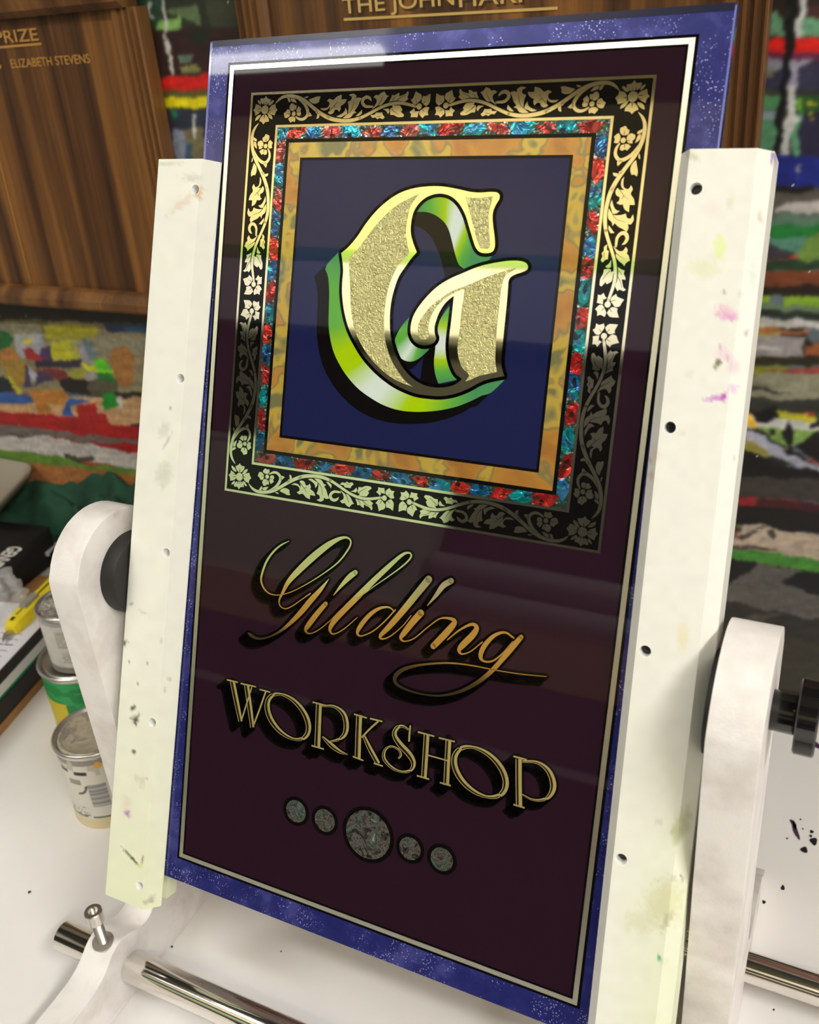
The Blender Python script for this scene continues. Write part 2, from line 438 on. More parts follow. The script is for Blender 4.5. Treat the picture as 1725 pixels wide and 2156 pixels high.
for k in range(4):
    for _ in range(330):
        quadflake(side(k, RS.uniform(-mid, mid), RS.uniform(-.5, .5) * wid), .0013, .0010, RS.uniform(0, 3), grn[RS.randint(len(grn))])
a.d = 0.00042
for k in range(4):
    t = -mid + 0.004; j = k
    while t < mid - 0.003:
        w = RS.uniform(0.0095, 0.0135); pal = red if j % 2 == 0 else blu
        col = pal[RS.randint(len(pal))]; q = side(k, t + w / 2, RS.uniform(-.1, .1) * wid); rot = k * math.pi / 2 + RS.uniform(-.35, .35)
        a.d = 0.00042; quadflake(q, w, wid * 0.86, rot, col)
        a.d = 0.00045
        for _ in range(4):
            col2 = np.array(pal[RS.randint(len(pal))]) * RS.choice([0.18, 0.4, 1.0, 1.5])
            quadflake(side(k, t + w * RS.uniform(.15, .85), RS.uniform(-.4, .4) * wid), w * RS.uniform(.12, .5), .0020, rot + RS.uniform(-.8, .8), tuple(col2), 0.5)
            a.d += 0.000008
        t += w + RS.uniform(0.0006, 0.0024); j += 1
a.build('mosaic_band', FLAKE, sign, True)
a = Art(0.00050); a.frame(SC, HMO + .0022, HMI - .0018); a.build('band_outline', BLACK, sign)
a = Art(0.00062); a.frame(SC, HMO, HMI); a.build('marbled_band', MARBLE, sign)
a = Art(0.00054); h = HMI - .0016
a.poly([(SC[0] - h, SC[1] - h), (SC[0] + h, SC[1] - h), (SC[0] + h, SC[1] + h), (SC[0] - h, SC[1] + h)]); a.build('navy_field', NAVY, sign)

# ---- scrolling vine border: one eighth traced, mirrored round the square
def z3(p): return uv(460 + p[0] / 7.1875, 960 + p[1] / 7.1875)
def z4(p): return uv(660 + p[0] / 7.1875, 980 + p[1] / 7.1875)
def local(q): return np.array([q[0] - (SC[0] - HS), (SC[1] + HS) - q[1]])          # from the lower left corner
PX = np.linalg.norm(z3((800, 300)) - z3((100, 300))) / 700
polys3 = [
 [(265,150),(300,140),(330,110),(355,145),(405,160),(395,200),(360,240),(330,250),(300,230),(275,190)],
 [(385,290),(415,265),(475,255),(485,300),(505,335),(475,365),(465,410),(420,390),(390,350)],
 [(270,390),(240,440),(250,465),(290,465),(315,505),(345,470),(390,470),(385,420),(365,390),(320,385)],
 [(270,290),(240,250),(195,215),(190,255),(160,285),(180,325),(185,375),(235,365),(270,340)],
 [(205,140),(245,170),(275,215),(278,240),(240,225),(210,185)], [(365,270),(400,215),(450,195),(440,235),(400,270),(375,280)],
 [(370,385),(395,385),(435,440),(430,460),(400,440)], [(250,370),(215,400),(200,435),(235,425),(255,395)],
 [(940,320),(970,300),(1010,320),(985,345),(950,375)],
 [(680,225),(715,185),(745,205),(775,200),(780,240),(765,265),(720,270),(685,245)],
 [(625,240),(600,300),(630,330),(640,360),(680,360),(695,320),(690,275),(660,245)],
 [(700,350),(670,390),(685,445),(720,450),(740,430),(770,435),(768,385),(740,355)],
 [(800,295),(840,295),(850,330),(835,360),(845,390),(800,425),(778,380),(785,330)],
 [(650,460),(675,465),(665,500),(640,530),(615,520)], [(670,510),(690,475),(765,465),(740,500),(710,518)],
 [(860,545),(905,550),(920,575),(885,565)], [(930,530),(980,490),(1040,490),(1085,520),(1080,550),(1095,590),(1050,590),(1000,565)],
 [(1085,360),(1080,280),(1110,300),(1115,340),(1095,370)], [(1040,420),(1060,360),(1080,355),(1090,385)], [(1200,345),(1262,288),(1265,312),(1290,315),(1240,345)],
 [(1110,435),(1150,412),(1200,420),(1230,445),(1243,475),(1250,440),(1232,385),(1270,370),(1310,395),(1325,440),(1360,445),(1390,418),(1405,470),(1395,500),(1450,545),(1472,605),(1395,590),(1390,655),(1330,625),(1280,570),(1230,580),(1190,545),(1220,535),(1235,510),(1215,460),(1160,440)],
 [(1360,350),(1420,345),(1465,375),(1510,400),(1500,450),(1470,485),(1465,440),(1430,395)],
 [(1455,340),(1520,345),(1570,370),(1600,420),(1640,440),(1605,460),(1640,520),(1660,590),(1685,640),(1640,650),(1600,630),(1600,670),(1550,690),(1490,665),(1540,645),(1535,600),(1490,570),(1510,520),(1520,450),(1510,400)],
 [(1635,390),(1680,400),(1720,440),(1710,490),(1690,460)]]
polys4 = [
 [(415,365),(450,400),(490,430),(530,440),(570,490),(600,550),(622,580),(585,590),(550,632),(500,600),(480,570),(440,570),(408,535),(450,515),(465,480),(450,430)],
 [(405,290),(440,255),(480,265),(515,245),(545,265),(590,255),(615,285),(580,315),(570,345),(520,335),(480,330),(465,300)],
 [(570,390),(620,370),(655,335),(668,375),(650,410)], [(675,390),(690,325),(740,330),(800,310),(870,320),(885,350),(830,390),(850,410),(810,465),(750,465),(690,460),(710,425),(685,420)],
 [(640,500),(690,520),(740,530),(800,535),(860,530),(910,575),(890,600),(900,650),(880,680),(860,640),(810,610),(770,590),(770,640),(735,625),(710,600),(670,600),(660,550)],
 [(1090,430),(1080,340),(1040,340),(985,330),(985,370),(955,400),(990,430),(1010,460),(1040,420)],
 [(1100,430),(1105,380),(1160,340),(1180,375),(1235,390),(1215,430),(1230,495),(1180,500),(1140,470)],
 [(1035,520),(990,520),(945,570),(975,595),(995,690),(1040,670),(1080,655),(1095,600),(1060,550)],
 [(1100,580),(1110,640),(1145,640),(1210,685),(1220,570),(1180,510),(1130,530),(1110,550)]]
ribs3 = [[(462,415,6),(510,480,28),(570,525,36),(650,545,40),(740,545,42),(830,525,42),(920,485,40),(1010,430,40),(1100,380,42),(1200,335,44),(1300,308,44),(1400,302,42),(1500,308,40),(1600,330,40),(1698,370,36)],
         [(780,275,16),(830,250,28),(890,255,34),(935,300,36),(945,350,38),(920,410,38),(880,460,34),(830,495,26),(780,512,8)]]
ribs4 = [[(262,226,36),(330,268,34),(420,330,34),(520,400,32),(620,455,34),(720,490,34),(820,505,34),(920,500,32),(1030,487,28)],
         [(415,405,24),(375,400,26),(330,395,30),(285,415,34),(262,455,38),(275,500,40),(320,525,36),(365,510,28),(387,483,10)]]
discs3 = [((325, 315), 52), ((745, 312), 27)]; discs4 = [((1080, 492), 32)]
veins3 = [[(1240,405),(1275,450),(1305,490),(1340,550)],[(1305,490),(1345,470)],[(1505,400),(1545,440),(1570,500),(1580,590)],[(330,385),(330,425)],[(355,385),(362,420)],[(300,385),(296,420)],[(270,315),(235,318)],[(380,315),(420,322)],[(330,255),(332,215)],[(745,360),(742,395)],[(690,305),(655,300)],[(785,340),(820,350)]]
veins4 = [[(490,430),(520,490),(545,560)],[(690,410),(750,370),(810,340)],[(680,525),(720,580)],[(750,535),(810,590),(870,620)],[(1130,455),(1165,430)],[(1120,530),(1160,570)],[(1040,530),(1010,580)],[(1045,455),(1025,400)],[(500,275),(560,290)]]
P3 = [[local(z3(p)) for p in q] for q in polys3] + [[local(z4(p)) for p in q] for q in polys4]
R3 = [[(*local(z3(p[:2])), p[2] * PX) for p in q] for q in ribs3] + [[(*local(z4(p[:2])), p[2] * PX) for p in q] for q in ribs4]
D3 = [(local(z3(c)), r * PX) for c, r in discs3] + [(local(z4(c)), r * PX) for c, r in discs4]
V3 = [[local(z3(p)) for p in q] for q in veins3] + [[local(z4(p)) for p in q] for q in veins4]
P3 = [smooth_poly(q, 3, 62) for q in P3]
R3 = [smooth_poly(q, 3, 180, False) for q in R3]
V3 = [smooth_poly(q, 3, 180, False) for q in V3]
vine = Art(0.00042); eye = vein = vine
for sx in (0, 1):
    for sy in (0, 1):
        for sw in (0, 1):
            def T(q):
                x, y = (q[1], q[0]) if sw else (q[0], q[1])
                x = 2 * HS - x if sx else x; y = 2 * HS - y if sy else y
                return (SC[0] - HS + x, SC[1] + HS - y)
            for q in P3[8 if sw else 0:]: vine.poly([T(p) for p in q])
            for q in R3: vine.ribbon([(*T(p[:2]), p[2]) for p in q])
            vine.slot(0.00046, 0)
            for c, r in D3:
                if not (sw and c is D3[0][0]): eye.disc(T(c), r, 20)
            vine.slot(0.00050, 1)
            for q in V3: vein.ribbon([(*T(p), 6.5 * PX * (1 - 0.7 * i / len(q))) for i, p in enumerate(q)], False)
            vine.slot(0.00042, 0)
vine.build('vine_border', PALE, sign, mats=[PALE, BLACK])

# ---- the big letter G
def zA(p): return tuple(uv(620 + p[0] / 2.97414, 350 + p[1] / 2.97414))
def pxw(p0, p1, f): return np.linalg.norm(np.array(f(p1)) - np.array(f(p0))) / math.dist(p0, p1)
KA = pxw((300, 600), (1300, 1200), zA)
G_OUT = [(298,545),(345,505),(400,440),(450,365),(510,290),(580,225),(660,172),(740,143),(820,130),(900,127),(970,134),(1050,150),(1110,163),(1170,167),(1230,163),(1272,166),(1290,182),(1287,208),(1268,240),(1250,280),(1245,320),(1248,370),(1256,430),(1260,480),(1258,510),(1245,535),(1220,545),(1185,545),(1160,535),(1140,510),(1125,470),(1110,420),(1095,370),(1080,320),(1060,275),(1035,235),(1000,200),(960,180),(915,173),(870,180),(825,200),(785,235),(755,280),(740,330),(733,385),(735,430),(745,470),(757,505),(772,540),(740,575),(700,630),(660,690),(635,755),(615,830),(605,900),(602,970),(606,1050),(620,1120),(640,1180),(670,1240),(710,1295),(760,1340),(815,1370),(880,1385),(940,1385),(990,1375),(1030,1355),(1053,1332),(1015,1300),(990,1250),(975,1190),(970,1130),(975,1060),(985,980),(995,890),(1003,812),(970,838),(940,870),(910,920),(892,970),(882,1010),(884,1050),(892,1078),(885,1097),(868,1112),(838,1122),(800,1122),(765,1105),(742,1075),(732,1040),(733,1000),(745,950),(770,900),(810,845),(860,790),(920,740),(990,700),(1060,670),(1130,640),(1200,618),(1290,601),(1360,593),(1420,595),(1455,608),(1468,630),(1460,650),(1430,665),(1390,678),(1360,695),(1345,720),(1342,760),(1335,850),(1325,950),(1315,1050),(1305,1150),(1300,1220),(1305,1270),(1318,1315),(1260,1325),(1200,1340),(1150,1362),(1100,1390),(1040,1415),(980,1432),(910,1440),(840,1435),(770,1425),(700,1400),(630,1365),(560,1315),(500,1260),(440,1190),(390,1110),(350,1030),(325,950),(310,870),(303,790),(305,720),(310,660),(306,600)]
g_uv = [zA(p) for p in smooth_poly(G_OUT, 4, 44)]
G_ETCH = [[(790,172),(720,205),(640,250),(560,320),(500,390),(440,470),(395,530),(360,560),(347,600),(352,700),(355,800),(360,900),(375,1000),(405,1080),(450,1160),(510,1235),(580,1300),(650,1345),(745,1382),(700,1345),(650,1280),(610,1210),(580,1120),(567,1040),(566,950),(575,860),(590,780),(615,700),(650,630),(690,580),(715,558),(722,535),(715,500),(705,440),(705,380),(715,320),(730,260),(760,210)],
 [(1075,195),(1150,200),(1250,190),(1240,220),(1225,280),(1220,340),(1225,420),(1230,500),(1215,520),(1170,515),(1150,470),(1130,400),(1110,320),(1090,250)]]
z8 = lambda p: ((820 + p[0] / 5.75 - 620) * 2.97414, (560 + p[1] / 5.75 - 350) * 2.97414)
G_ETCH.append([z8(p) for p in [(1560,15),(1430,55),(1200,130),(1000,215),(760,310),(640,390),(530,470),(440,570),(380,660),(355,740),(360,840),(400,885),(460,890),(490,850),(480,760),(500,650),(550,540),(620,450),(720,370),(870,292),(915,285),(905,400),(880,550),(865,720),(850,850),(835,1000),(850,1120),(890,1230),(950,1290),(975,1330),(930,1400),(1000,1375),(1100,1330),(1290,1290),(1310,1270),(1290,1150),(1300,900),(1320,650),(1345,430),(1370,230),(1420,110),(1500,60)]])
letter = Art(0.00090); letter.poly(g_uv); letter_o = letter.build('initial_letter', GOLD, sign)
letter_o['label'] = 'mirror gold capital G'
e = Art(0.00096)
for q in G_ETCH: e.poly([zA(p) for p in smooth_poly(q, 3, 50)])
e.build('textured_fill', GOLD_MATT, letter_o)
o = Art(0.00082); o.ribbon([(*p, 40 * KA) for p in g_uv] + [(*g_uv[0], 40 * KA)], False)
for p, q in zip(g_uv, g_uv[1:]): 
    o.disc(p, 20 * KA, 8)
o.build('letter_outline', BLACK, letter_o)
# green shading down the lower left of the letter
CG = [np.array(srgb(*c)[:3]) for c in ((70, 138, 88), (92, 165, 62), (160, 196, 12), (206, 220, 212))]
def gcol(t, stops):
    for (t0, c0), (t1, c1) in zip(stops, stops[1:]):
        if t <= t1:
            f = (t - t0) / max(t1 - t0, 1e-6); f = max(0, min(1, f)); return tuple(CG[c0] * (1 - f) + CG[c1] * f)
    return tuple(CG[stops[-1][1]])
sh = Art(0.00074)
def resample(pts, n, f):
    pts = np.array(smooth_poly(pts, 5, 60, False)); d = np.r_[0, np.cumsum(np.linalg.norm(np.diff(pts, axis=0), axis=1))]; t = np.linspace(0, d[-1], n)
    return [f((np.interp(x, d, pts[:, 0]), np.interp(x, d, pts[:, 1]))) for x in t]
def shade(A, B, stops, n=70):
    sh.strip(resample(A, n, zA), resample(B, n, zA), [gcol(i / (n - 1), stops) for i in range(n)])
shade([(282,538),(200,630),(215,690),(222,780),(220,880),(218,980),(225,1060),(245,1150),(280,1230),(330,1310),(400,1390),(480,1450),(570,1500),(670,1530),(780,1538),(900,1530),(1020,1505),(1120,1465),(1180,1435),(1235,1418),(1318,1340)],
      [(300,545),(308,620),(308,700),(306,790),(312,870),(328,950),(352,1030),(392,1110),(442,1190),(502,1260),(562,1315),(632,1365),(702,1400),(772,1425),(842,1435),(912,1440),(982,1432),(1100,1392),(1200,1342),(1262,1326),(1318,1318)],
      [(0, 0), (.14, 1), (.26, 1), (.35, 2), (.42, 2), (.50, 3), (.55, 3), (.64, 2), (.70, 2), (.80, 1), (.88, 0), (1, 0)])
shade([(770,262),(830,200),(900,178),(960,190),(1010,220),(1055,280),(1085,350),(1105,430),(1130,510),(1160,550),(1200,562),(1245,560)],
      [(770,288),(830,288),(890,310),(940,350),(970,400),(990,470),(1010,550),(1030,610),(1050,632),(1095,655),(1150,632),(1205,608)],
      [(0, 0), (.15, 1), (.30, 2), (.40, 3), (.52, 3), (.60, 2), (.70, 1), (.82, 0), (1, 0)])
shade([(785,882),(720,950),(670,1010),(635,1080),(633,1130),(650,1180),(690,1215),(740,1223),(790,1200),(845,1150)],
      [(790,890),(745,960),(733,1010),(735,1060),(755,1100),(785,1118),(810,1124),(830,1124),(845,1124),(850,1130)],
      [(0, 0), (.2, 0), (.35, 1), (.5, 1), (.68, 3), (.8, 1), (.9, 0), (1, 0)])
shade([(993,855),(945,915),(905,985),(898,1030),(905,1080),(890,1110),(884,1160),(878,1230),(885,1300),(905,1362)],
      [(997,860),(993,900),(988,960),(982,1010),(975,1070),(970,1130),(975,1200),(992,1260),(1010,1300),(1035,1335)],
      [(0, 0), (.18, 1), (.32, 2), (.45, 3), (.58, 3), (.72, 2), (.85, 1), (1, 0)])
sh.build('letter_shading', SHADE, letter_o, True)['label'] = 'blended green and white shading'
ds = Art(0.00066)
for q in ([(205,625),(126,690),(145,760),(150,850),(145,950),(145,1050),(155,1140),(175,1230),(210,1310),(260,1390),(330,1470),(420,1540),(520,1585),(640,1610),(760,1613),(860,1605),(960,1580),(1050,1545),(1110,1510),(1145,1500),(1235,1415),(1100,1430),(900,1480),(700,1450),(500,1330),(380,1160),(310,980),(290,800),(290,640)],
          [(772,280),(742,372),(790,385),(850,430),(885,490),(910,550),(930,620),(945,690),(955,720),(1000,705),(1110,655),(1060,600),(1020,450),(950,320),(860,270)],
          [(640,1080),(625,1180),(700,1285),(760,1250),(860,1140),(760,1120)], [(735,960),(640,1030),(630,1090),(720,1060)],
          [(880,1130),(820,1180),(800,1270),(793,1345),(830,1372),(905,1372),(930,1250)]):
    ds.poly([zA(p) for p in smooth_poly(q, 3, 50)])
ds.build('letter_shadow', BLACK, letter_o)

# ---- script word
def zB(p): return tuple(uv(490 + p[0] / 2.42958, 1100 + p[1] / 2.42958))
KB = pxw((100, 300), (1500, 700), zB)
SCRIPT = [
 [(290,95,3),(250,115,8),(210,150,10),(175,200,11),(153,260,11),(148,300,10),(165,340,9),(195,365,6),(240,370,4),(300,355,4),(380,315,4),(460,265,5),(540,205,7),(588,145,8),(607,102,8),(590,78,9),(550,82,16),(490,115,28),(420,170,34),(350,235,32),(290,300,24),(257,360,14),(240,400,8),(248,430,5),(275,440,5),(310,425,5),(350,397,5),(400,362,6)],
 [(493,290,3),(450,345,20),(400,400,28),(350,460,26),(290,520,18),(230,565,10),(170,590,9),(125,592,13),(95,575,18),(82,565,8)],
 [(478,415,22),(435,465,26),(393,520,26),(375,550,16),(395,568,7),(440,550,5),(500,502,4),(550,450,4)],
 [(518,372,3),(560,320,16),(600,278,26),(630,255,24)],
 [(640,390,4),(720,330,4),(800,275,5),(880,215,7),(915,175,8),(905,155,8),(870,165,14),(800,225,22),(720,300,26),(640,380,28),(560,460,28),(510,520,24),(500,553,14),(520,570,7),(570,545,5),(640,485,4)],
 [(830,455,6),(800,433,8),(750,440,14),(700,475,20),(655,530,22),(640,565,14),(660,580,7),(720,555,6),(780,505,6),(835,445,6)],
 [(1005,290,34),(940,370,32),(870,455,30),(800,535,26),(757,580,16),(770,595,8),(810,580,5),(870,530,4),(915,475,4)],
 [(965,462,32),(920,512,30),(880,563,26),(862,590,16),(880,607,7),(930,592,5),(1000,535,5),(1060,492,6),(1110,490,12),(1138,507,22),(1110,547,30),(1060,600,30),(1028,632,28)],
 [(998,425,3),(1040,375,16),(1080,322,26),(1120,298,26)],
 [(1100,600,5),(1165,548,8),(1225,520,14),(1250,538,22),(1230,575,28),(1180,625,28),(1160,652,18),(1175,672,8),(1220,658,5),(1280,610,5)],
 [(1440,590,8),(1395,562,10),(1340,578,16),(1290,630,22),(1270,680,20),(1285,708,10),(1330,708,8),(1380,672,6),(1435,610,6)],
 [(1478,585,20),(1430,640,26),(1380,700,22),(1320,765,20),(1250,820,18),(1160,865,14),(1060,885,9),(960,875,8),(870,845,12),(832,812,18),(842,775,20),(890,745,16),(970,727,10),(1100,718,8),(1220,730,6),(1350,755,5),(1480,775,4),(1605,787,3)]]
def draw_strokes(name_gold, name_black, strokes, f, K, d, grow, off, steps, parent, gold=SCRIPTG):
    g = Art(d + 0.0001); b = Art(d)
    for s_ in strokes:
        sm = smooth_poly([np.array(p, float) for p in s_], 5, 180, False)
        g.ribbon([(*f(p[:2]), max(p[2], 2.2) * K) for p in sm])
        for k in range(steps + 1):
            t = k / steps
            b.ribbon([(*f((p[0] + off[0] * t, p[1] + off[1] * t)), (max(p[2], 2.2) + grow) * K) for p in sm[::2] + [sm[-1]]])
    go = g.build(name_gold, gold, parent)
    b.build(name_black, BLACK, go)
    return go
w1 = draw_strokes('script_lettering', 'lettering_shadow', SCRIPT, zB, KB, 0.00034, 24, (-40, 36), 6, sign)
w1['label'] = 'flowing gold script word Gilding'

# ---- block word, each letter prismatic: dark half, bright half, fine outline
def zC(p): return tuple(uv(440 + p[0] / 2.21154, 1400 + p[1] / 2.21154))
KC = pxw((100, 200), (1500, 600), zC)
def ell(c, u_, v_, t0=0, t1=360, n=48, w=lambda t: 16):
    out = []
    for k in range(n + 1):
        t = math.radians(t0 + (t1 - t0) * k / n)
        out.append((c[0] + math.cos(t) * u_[0] + math.sin(t) * v_[0], c[1] + math.cos(t) * u_[1] + math.sin(t) * v_[1], w(t)))
    return out
thick = lambda a_, b_: (lambda t: b_ + (a_ - b_) * abs(math.cos(t)))
LET = {
 'W': [[(112,76,24),(130,165,24),(150,262,20)], [(178,92,24),(192,190,24),(205,290,20)], [(152,262,7),(178,180,7),(202,102,7)], [(207,288,8),(240,200,8),(268,120,8)], [(85,68,7),(137,80,7)], [(150,85,7),(222,101,7)], [(238,113,7),(288,126,7)]],
 'O': [ell((370, 240), (92, 20), (29, 104), w=thick(26, 11))],
 'R': [[(515,180,28),(511,280,28),(507,384,28)], [(528,190,8),(585,192,12),(628,225,22),(642,275,25),(635,320,22),(605,346,13),(555,358,6)], [(530,332,8),(572,372,22),(612,402,16),(648,416,4)], [(485,172,7),(548,188,7)], [(480,374,7),(538,391,7)]],
 'K': [[(702,232,28),(698,330,28),(695,434,28)], [(790,262,8),(750,298,8),(714,336,8)], [(722,325,12),(750,385,22),(790,458,22)], [(678,228,7),(738,246,7)], [(672,425,7),(722,444,7)], [(752,248,7),(810,262,7)], [(770,456,7),(812,470,7)]],
 'S': [[(940,280,7),(936,320,8),(934,356,8)], [(932,300,8),(905,284,12),(878,292,18),(866,325,22),(893,370,28),(935,415,28),(955,455,22),(942,488,15),(902,496,10),(855,477,13),(818,435,16),(822,395,12),(850,378,9),(884,392,9),(896,418,10),(884,434,8)]],
 'H': [[(1016,320,26),(1010,420,26),(1003,524,26)], [(1118,346,26),(1112,450,26),(1107,558,26)], [(975,311,7),(1052,331,7)], [(1072,338,7),(1147,356,7)], [(970,514,7),(1028,531,7)], [(1078,546,7),(1128,561,7)], [(1012,416,6),(1112,444,6)]],
 'O2': [ell((1264, 497), (116, 22), (32, 115), w=thick(28, 12))],
 'P': [[(1444,437,28),(1444,540,28),(1446,658,28)], [(1462,448,10),(1530,452,13),(1580,488,22),(1604,545,28),(1598,592,24),(1565,624,14),(1510,626,9),(1458,600,6)], [(1420,424,7),(1482,440,7)], [(1420,648,7),(1472,664,7)]]}
block = None
for key, strokes in LET.items():
    body = Art(0.00046); lite = Art(0.00052); b = Art(0.00034)
    for s_ in strokes:
        sm = smooth_poly([np.array(p, float) for p in s_], 4, 180, False) if len(s_) > 2 and len(s_) < 40 else [np.array(p, float) for p in s_]
        heavy = max(p[2] for p in s_) > 14
        for k in range(6):
            t = k / 5
            b.ribbon([(*zC((p[0] - 40 * t, p[1] + 34 * t)), (p[2] + 14) * KC) for p in sm])
        if not heavy:
            lite.ribbon([(*zC(p[:2]), p[2] * KC) for p in sm], False); continue
        body.ribbon([(*zC(p[:2]), p[2] * KC) for p in sm], False)
        n = len(sm)
        hi_, lo_ = [], []
        for i, p in enumerate(sm):
            q0, q1 = sm[max(0, i - 1)], sm[min(n - 1, i + 1)]; t = (q1 - q0)[:2]; t = t / (np.linalg.norm(t) + 1e-9)
            nn = np.array([-t[1], t[0]])
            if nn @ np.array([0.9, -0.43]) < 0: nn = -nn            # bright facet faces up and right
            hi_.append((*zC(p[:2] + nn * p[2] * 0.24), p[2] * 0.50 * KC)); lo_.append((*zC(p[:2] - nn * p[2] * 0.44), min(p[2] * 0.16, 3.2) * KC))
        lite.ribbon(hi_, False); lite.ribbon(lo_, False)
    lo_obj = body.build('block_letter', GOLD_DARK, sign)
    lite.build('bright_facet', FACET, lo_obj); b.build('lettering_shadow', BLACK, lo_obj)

# ---- five shell discs
for x, y, w in ((624, 1707.6, 42), (684.5, 1727, 43), (775.5, 1757, 95), (864, 1786, 46), (931, 1808.5, 48)):
    c = uv(x, y); r = (uv(x + w / 2, y)[0] - uv(x - w / 2, y)[0]) / 2
    r = r * 1.0
    a = Art(0.00034); a.disc(c, r * 1.02 + 0.0022, 48); rim = a.build('shell_disc', BLACK, sign)
    a = Art(0.00044); a.disc(c, r, 48); a.build('pearl_inlay', PEARL, rim)

# ================================================================== PAINT-DAUBED BACK WALL
def vnoise(x, y, s, seed):
    r = np.random.RandomState(seed).rand(256, 256); x = x / s + 1000; y = y / s + 1000
    i = np.floor(x).astype(int); j = np.floor(y).astype(int); fx = x - i; fy = y - j
    fx = fx * fx * (3 - 2 * fx); fy = fy * fy * (3 - 2 * fy); g = lambda a, b: r[a % 256, b % 256]
    return (g(i, j) * (1 - fx) + g(i + 1, j) * fx) * (1 - fy) + (g(i, j + 1) * (1 - fx) + g(i + 1, j + 1) * fx) * fy - 0.5
def inside(poly, x, y):
    res = np.zeros(x.shape, bool); n = len(poly)
    for i in range(n):
        x0, y0 = poly[i]; x1, y1 = poly[(i + 1) % n]
        if y0 == y1: continue
        c = ((y0 > y) != (y1 > y)) & (x < (x1 - x0) * (y - y0) / (y1 - y0) + x0); res ^= c
    return res
WY = 0.834
def Zm(x0, y0, s, items):
    return [(c, [(x0 + p[0] / s, y0 + p[1] / s) for p in q]) for c, q in items]
DAUBS_AND_REFLECTIONS = []
DAUBS_AND_REFLECTIONS += Zm(0, 640, 4.9, [
 ((128,120,92), [(-900,160),(2200,200),(2200,900),(-900,900)]), ((38,34,25), [(-900,-200),(2200,-200),(2200,230),(1000,200),(400,170),(-900,150)]),
 ((96,90,58), [(-900,150),(450,170),(450,300),(-900,280)]), ((120,118,95), [(0,200),(420,210),(420,300),(0,290)]),
 ((150,146,34), [(440,210),(1010,230),(1010,300),(860,370),(470,350)]), ((42,58,84), [(1080,200),(1700,230),(1700,300),(1100,290)]),
 ((44,84,128), [(1290,240),(1700,260),(1700,310),(1300,300)]), ((34,92,42), [(-200,260),(60,270),(130,350),(110,430),(0,470),(-200,480)]),
 ((150,152,160), [(130,310),(430,310),(480,480),(420,540),(200,550)]), ((195,180,30), [(230,375),(340,375),(330,420),(260,420)]),
 ((70,52,92), [(440,440),(530,430),(560,590),(420,580)]), ((170,112,56), [(10,480),(100,430),(190,500),(180,580),(60,660),(20,560)]),
 ((150,42,42), [(230,460),(320,450),(480,550),(480,590),(260,560)]), ((172,172,38), [(515,390),(720,370),(840,600),(560,600)]),
 ((155,150,76), [(720,370),(830,380),(830,600),(770,590)]), ((136,136,146), [(820,390),(930,400),(980,600),(850,610)]),
 ((100,114,122), [(860,340),(960,350),(1030,540),(950,560)]), ((128,124,105), [(1000,340),(1700,370),(1700,520),(1380,520),(1290,420),(1100,560)]),
 ((150,104,55), [(1170,440),(1290,430),(1370,560),(1420,700),(1400,830),(1200,830),(1150,600)]), ((150,122,46), [(10,560),(240,580),(250,820),(120,860),(60,700)]),
 ((42,38,54), [(380,580),(850,600),(830,670),(400,660)]), ((62,52,80), [(240,620),(290,640),(320,830),(560,800),(560,720),(400,690),(400,850),(240,840)]),
 ((160,160,172), [(280,640),(400,690),(400,780),(320,800)]), ((110,42,42), [(400,670),(700,690),(720,750),(660,830),(560,790)]),
 ((176,186,30), [(855,620),(1080,620),(1180,690),(1150,710),(870,690)]), ((86,186,38), [(980,570),(1100,560),(1150,690),(1000,690)]),
 ((150,150,55), [(710,700),(880,680),(870,760),(790,800)]), ((138,134,140), [(890,690),(1000,690),(1010,760),(930,800),(880,760)]),
 ((28,24,21), [(640,800),(720,760),(1000,820),(960,950),(660,910)]), ((80,78,60), [(870,880),(1000,760),(1200,780),(1230,880),(1060,950),(930,940)]),
 ((30,118,42), [(1000,700),(1150,700),(1180,820),(1020,760)]), ((29,33,46), [(-900,700),(60,740),(130,920),(-900,930)]),
 ((172,172,46), [(60,740),(120,760),(150,860),(240,870),(240,920),(180,930),(100,860)]), ((186,148,108), [(-900,960),(2200,960),(2200,1240),(1150,1240),(-900,1120)]),
 ((42,82,150), [(-900,920),(320,930),(360,1020),(150,1040),(-900,1010)]), ((172,114,46), [(290,870),(640,890),(690,960),(660,1050),(480,1030),(520,1150),(400,1140)]),
 ((42,82,150), [(700,980),(940,990),(750,1060),(740,1160),(650,1150)]), ((25,128,42), [(1030,930),(1190,900),(1230,1050),(1180,1100),(1080,1070)]),
 ((185,185,176), [(1225,960),(1280,930),(1280,1100),(1240,1110)]), ((158,32,32), [(-900,1050),(400,1150),(800,1170),(830,1050),(990,1010),(1020,1110),(1130,1140),(1150,1230),(2200,1350),(2200,1500),(700,1330),(-900,1190)]),
 ((108,98,94), [(-900,1190),(250,1270),(700,1330),(2200,1480),(2200,1560),(900,1450),(600,1380),(-900,1290)]), ((186,181,177), [(-900,1300),(200,1370),(500,1370),(800,1440),(2200,1590),(2200,1800),(600,1590),(-900,1430)]),
 ((158,32,32), [(900,1430),(1200,1430),(1700,1490),(1700,1560),(1300,1530),(1100,1470)]), ((98,134,56), [(-900,1400),(300,1540),(600,1580),(800,1650),(2200,1750),(2200,1850),(900,1740),(400,1660),(-900,1520)]),
 ((76,72,62), [(660,1560),(960,1600),(940,1630),(680,1610)]), ((166,110,64), [(-900,1520),(400,1660),(2200,1830),(2200,2900),(-900,2900)])])
